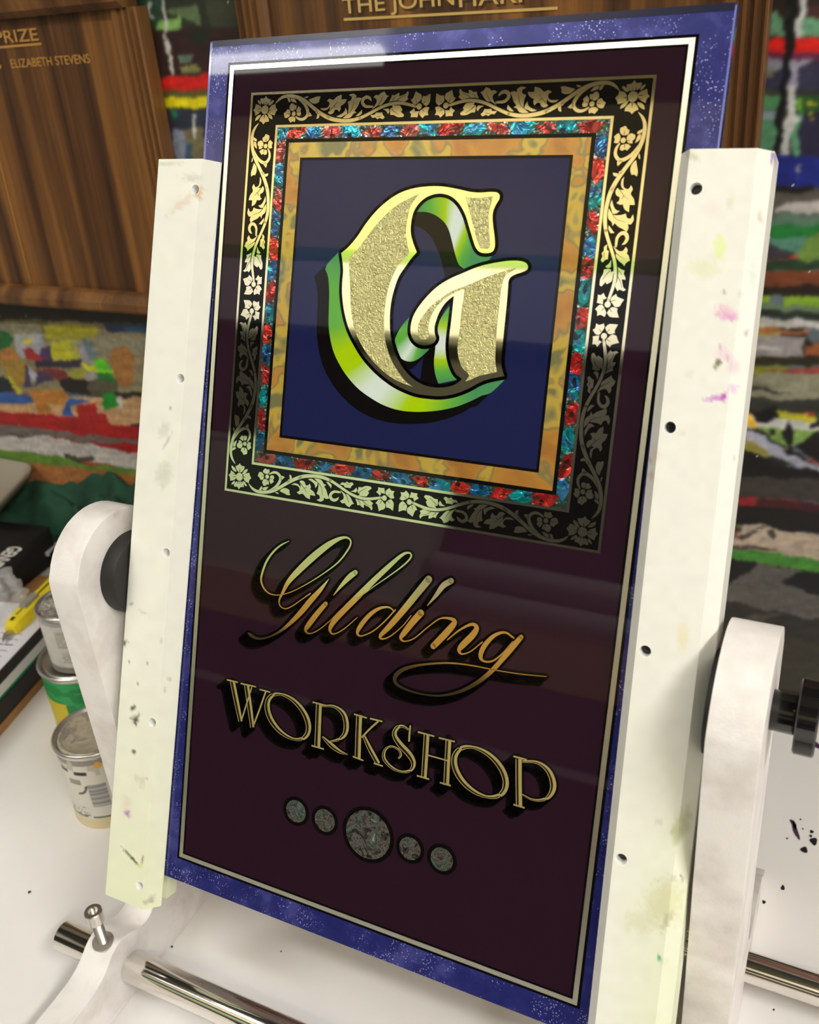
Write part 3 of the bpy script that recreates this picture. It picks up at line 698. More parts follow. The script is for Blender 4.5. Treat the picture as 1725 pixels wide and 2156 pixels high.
DAUBS_AND_REFLECTIONS += Zm(0, 0, 3.594, [
 ((40,44,35), [(900,-900),(2400,-900),(2400,1500),(900,1500)]), ((35,60,45), [(1000,-300),(1300,-300),(1200,220),(1100,240)]),
 ((124,166,90), [(1180,150),(1380,130),(1400,220),(1190,230)]), ((86,104,72), [(1230,80),(1500,50),(1540,200),(1380,130)]), ((55,60,45), [(1560,-300),(2300,-300),(2300,200),(1580,210)]),
 ((48,30,30), [(1130,235),(1560,210),(2300,190),(2300,500),(1180,560)]), ((30,40,32), [(1420,240),(1580,230),(1550,330),(1440,330)]), ((92,110,96), [(1340,420),(1480,410),(1460,470),(1360,470)]),
 ((124,124,72), [(1350,490),(1500,480),(1530,540),(1380,540)]), ((178,178,174), [(1215,-100),(1240,-100),(1310,600),(1288,600)]), ((170,170,166), [(1110,0),(1140,0),(1170,130),(1140,120)]),
 ((200,32,30), [(1100,590),(1600,560),(2400,520),(2400,640),(1100,700)]), ((88,82,40), [(1100,695),(2400,640),(2400,710),(1100,760)]), ((214,202,22), [(1225,745),(2400,690),(2400,770),(1240,820)]),
 ((45,50,65), [(1100,825),(2400,780),(2400,1500),(1100,1500)]), ((30,112,76), [(1260,830),(1330,830),(1340,890),(1290,890)]), ((124,132,150), [(1310,970),(1420,980),(1440,1350),(1340,1350)]),
 ((108,100,76), [(1400,980),(1540,950),(1560,1350),(1440,1350)]), ((58,80,104), [(1390,1080),(1440,1080),(1450,1350),(1400,1350)]), ((180,180,172), [(1455,850),(1480,850),(1512,1050),(1492,1050)])])
DAUBS_AND_REFLECTIONS += Zm(1400, 0, 5.132, [
 ((45,45,42), [(700,-900),(3400,-900),(3400,2300),(700,2300)]), ((40,32,28), [(950,-900),(3400,-900),(3400,200),(1200,200),(1100,250)]), ((100,152,120), [(1140,170),(1210,140),(1300,260),(1300,400),(1190,400),(1100,380)]),
 ((100,152,120), [(1500,200),(2400,200),(2400,390),(1480,390)]), ((68,38,38), [(1520,60),(2400,60),(2400,200),(1510,190)]), ((58,58,63), [(1000,370),(1190,380),(1190,470),(1000,490)]),
 ((212,32,26), [(900,540),(1070,490),(1210,410),(2600,380),(2600,540),(900,590)]), ((92,38,68), [(900,585),(2600,535),(2600,630),(900,650)]), ((132,132,150), [(1040,650),(1290,640),(1280,760),(1040,840)]),
 ((114,114,96), [(1050,730),(1180,740),(1170,820),(1050,850)]), ((48,48,72), [(1000,880),(1290,760),(1725,640),(2600,640),(2600,960),(1000,960)]), ((58,62,58), [(950,950),(1260,950),(1250,1040),(950,1030)]),
 ((80,138,92), [(950,1040),(1240,1020),(1230,1190),(950,1180)]), ((134,152,166), [(950,1190),(1230,1190),(1210,1290),(930,1310)]), ((80,132,100), [(900,1310),(1220,1300),(1190,1700),(900,1700)]),
 ((38,76,38), [(1390,1040),(2600,1020),(2600,1220),(1400,1210)]), ((104,156,48), [(1420,1040),(1470,1040),(1460,1190),(1410,1190)]), ((38,36,58), [(1460,1220),(2600,1220),(2600,1690),(1440,1680)]),
 ((210,186,20), [(1535,1130),(1660,1130),(1660,1160),(1540,1160)]), ((210,186,20), [(1565,1215),(1612,1215),(1605,1245),(1568,1242)]), ((210,186,20), [(1590,1285),(1645,1285),(1640,1315),(1590,1310)]),
 ((80,132,100), [(1390,1200),(1470,1210),(1440,1480),(1500,1600),(1470,1680),(1380,1680)]), ((15,15,15), [(1350,-200),(1450,-200),(1420,300),(1380,560),(1330,900),(1290,1200),(1240,1640),(1185,1640),(1230,1150),(1270,900),(1310,300)]),
 ((190,190,190), [(1450,-200),(1515,-200),(1490,390),(1410,390)]), ((144,140,158), [(1370,650),(1650,640),(1460,730),(1430,930),(1350,930)]),
 ((180,180,180), [(1340,930),(1420,930),(1390,1200),(1450,1250),(1400,1400),(1330,1690),(1250,1690),(1300,1350)]), ((28,38,118), [(900,1690),(2600,1680),(2600,2020),(900,2020)]),
 ((165,160,150), [(1405,1800),(1440,1778),(1485,1778),(1485,1795),(1445,1797),(1425,1812),(1480,1860),(1470,1868),(1405,1822)]), ((110,112,135), [(1380,1910),(1400,1922),(1430,1910),(1425,1928),(1385,1930)]),
 ((25,24,22), [(900,2020),(1600,2020),(1580,2080),(900,2080)]), ((82,78,74), [(900,2080),(1600,2080),(1600,2020),(2600,2020),(2600,2400),(900,2400)])])
DAUBS_AND_REFLECTIONS += Zm(1480, 400, 4.31, [
 ((84,79,74), [(400,20),(2000,20),(2000,200),(400,180)]), ((178,173,171), [(620,185),(760,130),(900,105),(1900,115),(1900,215),(860,210),(620,200)]), ((86,114,96), [(300,220),(1900,220),(1900,330),(300,320)]),
 ((34,114,52), [(300,320),(1900,320),(1040,400),(900,450),(300,420)]), ((78,124,110), [(300,430),(950,420),(850,570),(720,520),(300,460)]), ((104,134,62), [(1900,380),(1056,380),(900,470),(820,600),(860,640),(1900,640)]),
 ((58,54,60), [(300,470),(680,490),(800,570),(720,640),(300,630)]), ((38,62,42), [(300,640),(1900,640),(1900,720),(300,720)]), ((114,62,38), [(300,725),(1900,725),(1900,865),(300,860)]),
 ((38,30,22), [(300,860),(1900,860),(1900,960),(300,960)]), ((134,172,48), [(400,965),(600,965),(600,1040),(400,1030)]), ((128,166,46), [(740,960),(1900,980),(1900,1050),(740,1040)]),
 ((104,124,96), [(300,1040),(1900,1050),(1900,1110),(300,1090)]), ((38,48,40), [(300,1090),(1900,1110),(1900,1190),(300,1160)]), ((182,180,177), [(300,1160),(1900,1190),(1900,1260),(300,1240)]),
 ((158,96,62), [(540,1250),(960,1280),(960,1310),(540,1300)]), ((146,140,140), [(300,1310),(930,1330),(910,1510),(300,1520)]), ((186,183,181), [(300,1410),(740,1420),(740,1455),(300,1440)]),
 ((144,82,44), [(950,1390),(1900,1360),(1900,1500),(920,1490)]), ((42,40,20), [(300,1520),(1900,1520),(1900,1600),(300,1600)]), ((134,132,110), [(300,1660),(1900,1640),(1900,1900),(300,1900)]),
 ((128,128,38), [(300,1600),(760,1610),(740,1650),(300,1660)]), ((48,50,43), [(440,1780),(790,1830),(600,1840),(440,1810)]), ((46,48,42), [(300,1900),(1900,1880),(1900,2010),(300,1990)])])
DAUBS_AND_REFLECTIONS += Zm(1480, 850, 3.59, [
 ((44,46,40), [(100,-20),(1600,-20),(1600,60),(100,60)]), ((194,194,190), [(100,100),(1600,110),(1600,220),(100,190)]), ((178,172,38), [(550,50),(780,70),(880,110),(820,130),(550,120)]), ((236,180,50), [(300,60),(350,60),(390,160),(390,200),(300,150)]),
 ((15,15,15), [(375,100),(450,30),(575,20),(560,110),(480,150),(420,140)]), ((15,15,15), [(800,150),(880,110),(960,130),(880,170),(820,175)]), ((122,156,76), [(390,180),(1200,210),(740,290),(640,330),(480,250)]),
 ((20,20,20), [(490,200),(550,190),(560,230),(500,240)]), ((20,20,20), [(590,230),(660,140),(680,260),(660,320),(620,310)]), ((20,18,18), [(100,260),(420,380),(600,480),(1600,560),(1600,760),(100,700)]),
 ((20,18,18), [(690,330),(860,210),(1600,210),(1600,560),(880,440)]), ((164,166,184), [(200,150),(320,200),(600,330),(880,460),(1100,540),(1100,580),(780,490),(520,390),(330,270)]), ((20,18,18), [(590,345),(640,345),(880,470),(880,482),(760,435)]),
 ((60,56,52), [(100,540),(1600,600),(1600,800),(100,690)]), ((144,34,38), [(100,695),(410,710),(400,780),(100,760)]), ((66,24,27), [(410,715),(1600,830),(1600,900),(400,780)]),
 ((25,23,23), [(100,770),(400,780),(1600,900),(1600,1080),(500,940),(100,880)]), ((182,165,148), [(100,1040),(250,1000),(320,900),(400,900),(540,940),(880,1000),(1600,1080),(1600,1290),(600,1150),(100,1050)]),
 ((60,60,52), [(485,985),(500,955),(530,947),(560,965),(562,995),(540,1020),(505,1020)]), ((68,60,54), [(240,1010),(330,990),(440,930),(470,935),(350,1005),(290,1035)]), ((72,58,48), [(100,1050),(450,1085),(610,1115),(450,1105),(100,1075)]),
 ((72,138,52), [(100,1075),(880,1180),(1600,1290),(1600,1380),(880,1270),(100,1165)]), ((25,24,24), [(100,1165),(880,1270),(1600,1380),(1600,1600),(100,1400)]),
 ((90,87,83), [(100,1400),(210,1340),(440,1210),(760,1260),(600,1350),(880,1440),(1600,1620),(1600,1760),(450,1560),(100,1460)]), ((20,20,22), [(610,1350),(720,1270),(880,1280),(1600,1400),(1600,1600),(700,1400)]),  # slanting grey polygons here and below: reflections on the glossy board, painted as colour
 ((45,42,38), [(100,1460),(470,1560),(1600,1760),(1600,2000),(100,1700)]), ((55,52,42), [(100,1700),(1600,1900),(1600,2700),(100,2700)]), ((76,72,66), [(200,1690),(420,1580),(600,1590),(340,1690)])])
gx = np.unique(np.round(np.r_[np.arange(-1.36, -1.06, .006), np.arange(-1.06, -.565, .0014), np.arange(-.565, -.125, .006), np.arange(-.125, .03, .0014), np.arange(.03, .42, .006)], 5))
gz = np.arange(0.0, 0.98, .0015); nx, nzr = len(gx), len(gz)
XX, ZZ = np.meshgrid(gx, gz)
wp = np.stack([XX - CAM[0], np.full_like(XX, WY) - CAM[1], ZZ - CAM[2]], -1)
dep = wp @ FWD; PXX = FPX * (wp @ RIGHT) / dep + CX; PYY = FPX * (wp @ DOWN) / dep + CY
jx = 14 * vnoise(PXX, PYY, 26, 1) + 6 * vnoise(PXX, PYY * 2, 9, 2); jy = 9 * vnoise(PXX, PYY, 24, 3) + 4 * vnoise(PXX * 1.6, PYY, 6, 4)
bandn = vnoise(XX * 1000, ZZ * 1000, 90, 8) + vnoise(XX * 300, ZZ * 1000, 24, 9)
C = np.empty(XX.shape + (3,)); pal = np.array([(60,58,50), (120,110,80), (40,60,44), (150,60,50), (90,100,110), (36,32,28), (150,140,60), (60,70,100)])
C[:] = pal[np.clip(((bandn + 1) * 4).astype(int), 0, 7)]
for c, q in DAUBS_AND_REFLECTIONS:
    C[inside(q, PXX + jx, PYY + jy)] = c
C *= (1 + 0.22 * vnoise(PXX, PYY, 5, 12) + 0.2 * vnoise(PXX * .25, PYY, 6, 13))[..., None]
for _ in range(2):
    K_ = np.pad(C, ((1, 1), (1, 1), (0, 0)), 'edge'); C = (K_[1:-1, 1:-1] * 2 + K_[:-2, 1:-1] + K_[2:, 1:-1] + K_[1:-1, :-2] + K_[1:-1, 2:]) / 6
spl = (vnoise(PXX, PYY, 5, 21) > 0.486); C[spl] = (190, 186, 172)
lin = np.where(C / 255 <= 0.04045, C / 255 / 12.92, (np.clip(C, 0, 255) / 255 + 0.055) ** 2.4 / 1.055 ** 2.4)
Vw = np.stack([XX, np.full_like(XX, WY), ZZ], -1).reshape(-1, 3)
ii = np.arange((nzr - 1) * nx).reshape(nzr - 1, nx)[:, :-1].ravel()
Fw = np.stack([ii, ii + 1, ii + nx + 1, ii + nx], 1)
structure(mesh_obj('wall_back', Vw, Fw, WALLP, colors=lin.reshape(-1, 3)))
structure(bm_obj('wall_rear', bm_box((-3.6, WY + 0.004, FLOOR_Z), (3.0, 1.0, CEIL)), mat('rear_wall_paint', srgb(110, 104, 92), 0.7)))

# ================================================================== WORKBENCH
bench = thing('workbench', (-0.3, 0.3, 0), 'white laminate workbench spotted with dark paint', 'table')
bm_obj('bench_top', bm_box((-1.7, -0.12, -0.035), (1.1, WY - 0.001, 0.0)), TABLE, bench, bevel=0.003)
for x, y in ((-1.6, -0.02), (1.0, -0.02), (-1.6, 0.74), (1.0, 0.74)):
    bm_obj('leg', bm_box((x - .03, y - .03, FLOOR_Z), (x + .03, y + .03, -0.035)), mat('bench_leg_paint', srgb(180, 180, 180), 0.4), bench)
def blot(px, py, rx, ry, m, ang=0.0, name='paint_spot'):
    c = onZ(px, py, 0.0005); n = 18; vs = []
    sc = np.linalg.norm(c - CAM) / FPX
    for k in range(n):
        t = 2 * math.pi * k / n; r = 1 + 0.22 * math.sin(3 * t + px) * RS.uniform(.4, 1)
        x, y = rx * r * math.cos(t) * sc, ry * r * math.sin(t) * sc
        vs.append((c[0] + x * math.cos(ang) - y * math.sin(ang), c[1] + x * math.sin(ang) + y * math.cos(ang), 0.0005))
    o = mesh_obj(name, vs, [tuple(range(n))], m, bench); return o
for q in ((1714, 1771, 6, 9, STAIN), (1694, 1789, 6, 7, STAIN), (1710, 1751, 3, 4, STAIN), (1708, 1760, 2.5, 3, STAIN), (1649, 1869, 3, 6, STAIN), (1609, 1899, 3, 4, STAIN), (1686, 1725, 1.5, 2, STAIN), (1691, 1745, 1.5, 2, STAIN), (1658, 1765, 1.5, 2, STAIN), (1630, 2126, 1.5, 2, STAIN),
          (1676, 1748, 4, 22, STAINP, 0.35), (1672, 1735, 4, 12, STAINP, 0.5), (1722, 1570, 10, 6, STAINP, -.8), (62, 1878, 3, 3, STAIN), (362, 1993, 2.2, 2.2, STAIN), (592, 2003, 1.5, 1.5, STAIN), (1608, 1600, 2.5, 5, mat('grey_mark', srgb(150, 146, 142), 0.6))):
    blot(*q)

# ================================================================== SIGN STAND
easel = thing('sign_easel', (-0.245, 0.36, 0.0), 'white adjustable stand with two pivoting rails on steel rods', 'stand')
def stains_colour(V, base, spots, tint):
    rel = V - CAM; dp = rel @ FWD; X = FPX * (rel @ RIGHT) / dp + CX; Y = FPX * (rel @ DOWN) / dp + CY
    c = np.empty((len(V), 3)); c[:] = base
    c += tint(X, Y)[:, None] * 1.0 if tint(X, Y).ndim == 1 else tint(X, Y)
    nzv = vnoise(X, Y, 7, 31) + 0.6 * vnoise(X, Y, 2.5, 32)
    for x, y, rx, ry, ang, col, amt in spots:
        dx, dy = X - x, Y - y; ca, sa = math.cos(ang), math.sin(ang)
        r = np.sqrt(((dx * ca + dy * sa) / rx) ** 2 + ((-dx * sa + dy * ca) / ry) ** 2) + nzv * (0.9 if min(rx, ry) < 13 else 0.45)
        w = np.clip(1.25 - r, 0, 1); w = w * w * (3 - 2 * w) * amt
        c = c * (1 - w[:, None]) + np.array(col) * w[:, None]
    c *= (1 + 0.02 * vnoise(X, Y, 20, 33))[:, None]
    c = np.clip(c, 0, 255) / 255
    return np.where(c <= 0.04045, c / 12.92, ((c + 0.055) / 1.055) ** 2.4)
def rail(name, prof, xt, xb, v0, v1, spots, base, tint, holes, nfront, label):
    """prof: (offset from the rail axis, d); axis runs from u=xt at v0 to u=xb at v1; nfront: index pair of the front face"""
    ring = []
    for i, p in enumerate(prof):
        q = prof[(i + 1) % len(prof)]
        n = 36 if i == nfront else (8 if i in (nfront - 1, nfront + 1) else 1)
        for k in range(n): ring.append((p[0] + (q[0] - p[0]) * k / n, p[1] + (q[1] - p[1]) * k / n))
    nv = 420; vsn = [v0 + 0.0006 + (v1 - v0) * k / nv for k in range(nv + 1)]; n = len(ring)
    V = []
    for j, v in enumerate(vsn):
        t = (v - v0) / (v1 - v0); ux = xt + (xb - xt) * t
        for a_, d_ in ring:
            V.append(P(ux + a_, v, d_))
    F = []
    for j in range(nv):
        for i in range(n):
            i2 = (i + 1) % n; F.append((j * n + i, (j + 1) * n + i, (j + 1) * n + i2, j * n + i2))
    for tri in tessellate_polygon([[Vector((a_, d_, 0)) for a_, d_ in ring]]):
        F.append(tri); F.append(tuple(nv * n + i for i in tri[::-1]))
    V = np.array(V)
    cols = stains_colour(V, base, spots, tint)
    o = mesh_obj(name, V, F, PLASTIC, easel, colors=cols)
    bm = bmesh.new(); bm.from_mesh(o.data); bmesh.ops.recalc_face_normals(bm, faces=bm.faces); bm.to_mesh(o.data); bm.free()
    # drilled holes
    cb = bmesh.new()
    for hu, hv in holes:
        bm_cyl(P(hu, hv, 0.02), P(hu, hv, 0.0025), 0.0030, 0.0030, 20, cb)
    org = Vector(origin_of(easel)); bmesh.ops.translate(cb, verts=cb.verts, vec=-org); bmesh.ops.recalc_face_normals(cb, faces=cb.faces)
    cm = bpy.data.meshes.new('drill'); cb.to_mesh(cm); cb.free(); cm.materials.append(PLASTIC)
    co = bpy.data.objects.new('drill', cm); COL.objects.link(co); co.parent = easel
    md = o.modifiers.new('drill', 'BOOLEAN'); md.operation = 'DIFFERENCE'; md.object = co; md.solver = 'EXACT'
    bpy.context.view_layer.update()
    dg = bpy.context.evaluated_depsgraph_get()
    nm = bpy.data.meshes.new_from_object(o.evaluated_get(dg), preserve_all_data_layers=True, depsgraph=dg)
    o.modifiers.clear(); old = o.data; o.data = nm; bpy.data.meshes.remove(old); nm.name = name
    bpy.data.objects.remove(co, do_unlink=True)
    o['label'] = label
    if nfront == 7:
        for hu, hv in holes: bm_obj('hole_shade_disc', bm_cyl(P(hu, hv, 0.0024), P(hu, hv, 0.0062), 0.0027, seg=20), BLKPL, o, bevel=.0005)  # black discs added so the drilled holes look deeply shaded
    return o
# left rail
lh = [uv(x, y, 0.012) for x, y in ((411,399),(380,797),(350,1164),(321,1521),(294,1865))]
rh = [uv(x, y, 0.012) for x, y in ((1466,397),(1411,900),(1359,1371),(1309,1809))]; rh.append(rh[-1] + (rh[-1] - rh[-2]))
DK, GY, GN, YG, PK, MG, BR = (60,62,50), (172,172,160), (120,140,60), (216,226,160), (236,196,214), (186,84,190), (222,182,140)
spotsL = [(404,375,26,10,0.2,(206,206,188),.6),(418,405,12,16,0,BR,.8),(380,430,40,10,-.6,(228,206,190),.6),(340,345,40,5,0,(205,208,182),.6),(285,1515,9,12,.4,DK,.95),(280,1490,5,10,.8,(80,82,60),.8),(358,860,4,5,0,GY,.9),(345,905,14,22,.6,(214,214,200),.7),(345,1000,20,30,.2,(206,212,194),.7),(352,930,3,22,.5,(196,194,184),.8),
 (262,1355,7,7,0,(90,92,70),.95),(276,1272,6,3,-.6,GY,.9),(268,1713,8,8,0,(176,120,176),.95),(265,1690,14,20,0,(226,214,196),.6),(272,1800,4,22,-.75,(84,84,62),.95),(283,1812,3,14,-.75,(84,84,62),.95),(300,1810,3,12,.2,(110,112,66),.8),(296,1822,8,6,0,(222,222,140),.8),(281,1583,4,5,0,(100,98,84),.9),(292,1640,14,8,.4,(214,214,192),.6),(291,1440,4,4,0,(150,150,136),.8),(272,1393,2.5,3,0,(130,128,116),.9),
 (309,1640,4,3,0,GY,.7),(301,1650,7,14,0,(218,218,200),.6),(311,1397,3,4,0,GY,.8),(302,1290,12,5,.5,(200,200,186),.7),(340,1350,4,8,.3,(205,200,190),.7),(357,1430,5,5,0,(190,184,176),.7),(347,1453,3,7,0,(196,190,182),.7),(318,1893,8,12,.4,(176,176,160),.8),(305,1900,5,5,0,GY,.6)]
tintL = lambda X, Y: (np.clip((Y - 1250) / 700, 0, 1) ** 1.5)[:, None] * np.array((-10, -5, -30)) + np.array((0, 0, 0))
lt = uv(425, 340, 0.012)[0]; lb = uv(313, 1922, 0.012)[0]; l_t = uv(331, 333, 0.012); l_b = uv(219, 1880, 0.012)
v0L, v1L = l_t[1], uv(313, 1922, 0.012)[1] - 0.001
wL = lt - l_t[0]
profL = [(0.0, -0.018), (0.0, 0.0105), (0.0015, 0.012), (wL, 0.012), (wL + 0.0068, 0.0016), (wL + 0.0068, 0.0008), (wL - 0.0095, 0.0008), (wL - 0.0095, -0.0072), (wL + 0.004, -0.0072), (wL + 0.004, -0.018)]
rail('rail', profL, l_t[0], l_b[0], v0L, v1L, spotsL, (240, 240, 230), tintL, lh, 2, 'left rail yellowed towards its foot')
spotsR = [(1530,658,26,18,.5,PK,.9),(1540,668,14,9,.5,(222,160,210),.8),(1524,665,22,12,.5,(226,172,214),.5),(1523,745,20,18,0,(240,214,224),.8),(1545,770,14,20,0,(238,206,222),.7),(1511,767,7,11,.4,(120,120,88),.95),(1517,733,3,9,0,(210,180,200),.8),(1532,757,4,10,0,(216,180,204),.8),(1490,842,14,6,0,(214,166,218),.9),(1508,838,16,7,-.1,(206,140,214),.85),(1524,836,8,12,0,MG,.95),(1545,818,12,9,0,(232,190,224),.8),(1572,703,5,8,.5,(196,182,182),.9),(1525,614,4,5,0,(190,188,170),.9),
 (1516,520,16,30,0,(228,240,170),.9),(1480,565,40,26,0,(228,232,200),.8),(1500,440,30,20,0,(242,232,220),.6),(1452,790,10,12,0,(232,228,214),.7),(1436,912,10,5,0,(230,220,214),.7),(1600,455,5,12,0,(214,204,196),.7),(1627,335,4,16,.1,(140,110,170),.95),(1585,580,10,30,0,(222,232,222),.7),(1558,620,8,8,0,(218,228,214),.7),(1540,425,10,16,.3,(226,226,204),.7),(1602,465,6,6,0,(226,200,188),.6),
 (1435,1735,20,40,.3,(202,206,168),.8),(1425,1755,14,24,0,(190,200,156),.7),(1390,1730,10,8,0,(218,216,202),.7),(1400,1900,50,60,.4,(216,216,174),.8),(1350,1940,40,30,0,(214,216,182),.6),(1405,1940,10,24,.4,(196,192,160),.8),(1387,1855,4,6,0,(200,196,180),.7),(1420,1845,8,10,.5,(200,196,170),.7),(1437,1853,4,5,0,GY,.7),(1435,1842,2.5,3,0,(110,110,100),.8),(1388,2016,6,10,0,(44,160,100),.98),(1394,2022,12,12,0,(200,214,186),.5),
 (1380,960,8,20,.2,(240,224,214),.7),(1372,1000,6,10,0,(228,200,196),.8),(1370,968,4,8,0,(200,190,184),.7),(1546,965,4,4,0,(200,198,186),.7),(1460,330,24,8,.5,(206,206,178),.7),(1437,1340,14,40,0,(240,228,180),.5),(1415,405,6,4,0,(214,206,196),.6)]
tintR = lambda X, Y: (np.clip((Y - 1500) / 700, 0, 1) * np.clip((X - 1250) / 180, 0, 1))[:, None] * np.array((-14, -8, -34)) + np.array((0, 0, 0))
r_t = uv(1452, 325, 0.012); r_e = uv(1596, 312, 0.012); r_b = uv(1255, 2140, 0.012); r_d = uv(1436, 316, 0.0016)
v0R = uv(1520, 310, 0.012)[1]; v1R = v0R + (v1L - v0L)
xtR = r_t[0]; slopeR = (r_b[0] - r_t[0]) / (r_b[1] - r_t[1])
wR = r_e[0] - r_t[0]; bR = r_t[0] - r_d[0]
profR = [(0.015, -0.018), (0.0, -0.018), (0.0, -0.0072), (0.0145, -0.0072), (0.0145, 0.0008), (-bR, 0.0008), (-bR, 0.0016), (0.0, 0.012), (wR, 0.012), (wR + 0.0070, 0.0050), (wR + 0.0070, -0.018)]
rail('rail', profR, xtR, xtR + slopeR * (v1R - v0R), v0R, v1R, spotsR, (240, 240, 232), tintR, rh, 7, 'right rail smudged with pink and green')
# arms: rounded head, straight front, long foot
ARM = [(.5600,.0000),(.5720,.0120),(.5650,.0300),(.5350,.0420),(.4950,.0500),(.4680,.0750),(.4560,.1100),(.4470,.1800),(.4460,.3260),(.4427,.3428),(.4331,.3571),(.4188,.3667),(.4020,.3700),(.3852,.3667),(.3709,.3571),(.3613,.3428),(.3580,.3260),(.3580,.2400),(.3580,.1500),(.3570,.1000),(.3530,.0720),(.3450,.0530),(.3360,.0480),(.3270,.0500),(.3180,.0550),(.3080,.0570),(.2990,.0540),(.2900,.0470),(.2790,.0420),(.2600,.0400),(.2000,.0390),(.1500,.0360),(.1320,.0260),(.1280,.0100),(.1320,.0000)]
zmn = min(z for y, z in ARM)
ARM = [(y, z + (.0012 - zmn) * max(0.0, 1 - (z - zmn) / .05)) for y, z in ARM]
ARM = [tuple(p) for p in smooth_poly(ARM, 3, 60)]
for xa, xb, lab in ((-0.465, -0.440, 'left arm'), (-0.046, -0.021, 'right arm')):
    bm = extrude_profile(ARM, lambda a_, b_: (xa, a_, b_), lambda a_, b_: (xb, a_, b_))
    bmesh.ops.remove_doubles(bm, verts=bm.verts, dist=1e-5)
    bmesh.ops.recalc_face_normals(bm, faces=bm.faces)
    edges = [e_ for e_ in bm.edges if len(e_.link_faces) == 2 and e_.calc_face_angle(0) > 1.2]
    bmesh.ops.bevel(bm, geom=edges, offset=0.0085, segments=7, affect='EDGES', profile=0.5, clamp_overlap=True)
    o = bm_obj('arm', bm, ARMW, easel, smooth=False); o['label'] = lab
    for p_ in o.data.polygons: p_.use_smooth = abs(p_.normal.x) < 0.999
PV = (0.405, 0.3235)
bm_obj('pivot_pad', bm_cyl((-0.440, PV[0], PV[1]), (-0.4275, PV[0], PV[1]), 0.0285, seg=64), BLKRUB, easel, bevel=0.001)
bm_obj('pivot_pad', bm_cyl((-0.0505, PV[0], PV[1]), (-0.0455, PV[0], PV[1]), 0.0275, seg=64), BLKRUB, easel, bevel=0.0008)
def knob(x0, s):
    PV = (0.405, 0.3262)
    kb = bm_obj('clamp_knob', bm_cyl((x0 - s * 0.002, PV[0], PV[1]), (x0 + s * 0.0125, PV[0], PV[1]), 0.0104, seg=40), BLKPL, easel, bevel=0.0014)
    bm = bmesh.new(); n = 72; rings = []
    for x, sc in ((0.0120, .95), (0.0128, 1.0), (0.0212, 1.0), (0.0222, .95)):
        rings.append([bm.verts.new((x0 + s * x, PV[0] + (0.0182 + 0.0012 * math.cos(5 * 2 * math.pi * k / n)) * sc * math.cos(2 * math.pi * k / n), PV[1] + (0.0182 + 0.0012 * math.cos(5 * 2 * math.pi * k / n)) * sc * math.sin(2 * math.pi * k / n))) for k in range(n)])
    for a_, b_ in zip(rings[:-1], rings[1:]):
        for k in range(n): bm.faces.new((a_[k], a_[(k + 1) % n], b_[(k + 1) % n], b_[k]))
    bm.faces.new(rings[0]); bm.faces.new(rings[-1])
    bm_obj('knob_wheel', bm, BLKPL, kb, bevel=0)
knob(-0.021, 1); knob(-0.465, -1)
FR = onZ(284, 2036, 0.026); RRy = onZ(1560, 2030, 0.026)[1]
bm_obj('rod', bm_cyl((-0.509, FR[1], 0.026), (0.06, FR[1], 0.026), 0.0115, seg=64), CHROME, easel, smooth=False, bevel=0.0008)['label'] = 'front steel rod'
bm_obj('rod', bm_cyl((-0.472, RRy, 0.026), (0.10, RRy, 0.026), 0.0105, seg=64), CHROME, easel, smooth=False, bevel=0.0008)['label'] = 'rear steel rod'
for o in easel.children:
    if o.name.startswith(('rod', 'pivot', 'clamp')):
        for p_ in o.data.polygons: p_.use_smooth = abs(p_.normal.x) < 0.9
B0 = onZ(229, 1987, 0.0568)
bx, by = -0.4525, B0[1]
bolt = bm_obj('clamp_bolt', lathe([(0.0, .045)] + [(0.0034 + (0.0006 if k % 2 else 0), 0.052 + 0.0006 * k) for k in range(44)] + [(0.0034, .0786), (0.0060, .0788), (0.0066, .0796), (0.0066, .0892), (0.0060, .0900), (0.0036, .0900), (0.0034, .0860), (0, .0860)], (bx, by, 0), 36), STEEL, easel, smooth=False)
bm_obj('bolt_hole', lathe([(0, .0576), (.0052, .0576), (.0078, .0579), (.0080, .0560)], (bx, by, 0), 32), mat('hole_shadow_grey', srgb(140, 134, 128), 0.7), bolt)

# ================================================================== HONOUR BOARDS ON THE WALL
def text_mesh(name, body, x0, x1, zb, cap, y, m, parent, thick=0.0006, squeeze=None, off=(0, 0)):
    cu = bpy.data.curves.new('lettering', 'FONT'); cu.body = body; cu.size = 1.0; cu.offset = 0.006; cu.extrude = 0.0
    ob = bpy.data.objects.new('lettering', cu); COL.objects.link(ob); bpy.context.view_layer.update()
    dg = bpy.context.evaluated_depsgraph_get(); me = bpy.data.meshes.new_from_object(ob.evaluated_get(dg), depsgraph=dg)
    bpy.data.objects.remove(ob, do_unlink=True)
    co = np.empty(len(me.vertices) * 3); me.vertices.foreach_get('co', co); co = co.reshape(-1, 3)
    mn, mxx = co.min(0), co.max(0)
    X = x0 + (co[:, 0] - mn[0]) / (mxx[0] - mn[0]) * (x1 - x0); Zz = zb + (co[:, 1] - 0) / 0.69 * cap
    V = np.stack([X + off[0], np.full(len(X), y), Zz + off[1]], -1)
    F = [tuple(p.vertices) for p in me.polygons]; bpy.data.meshes.remove(me)
    return mesh_obj(name, V, F, m, parent)
BY = 0.820                                        # front face of the boards
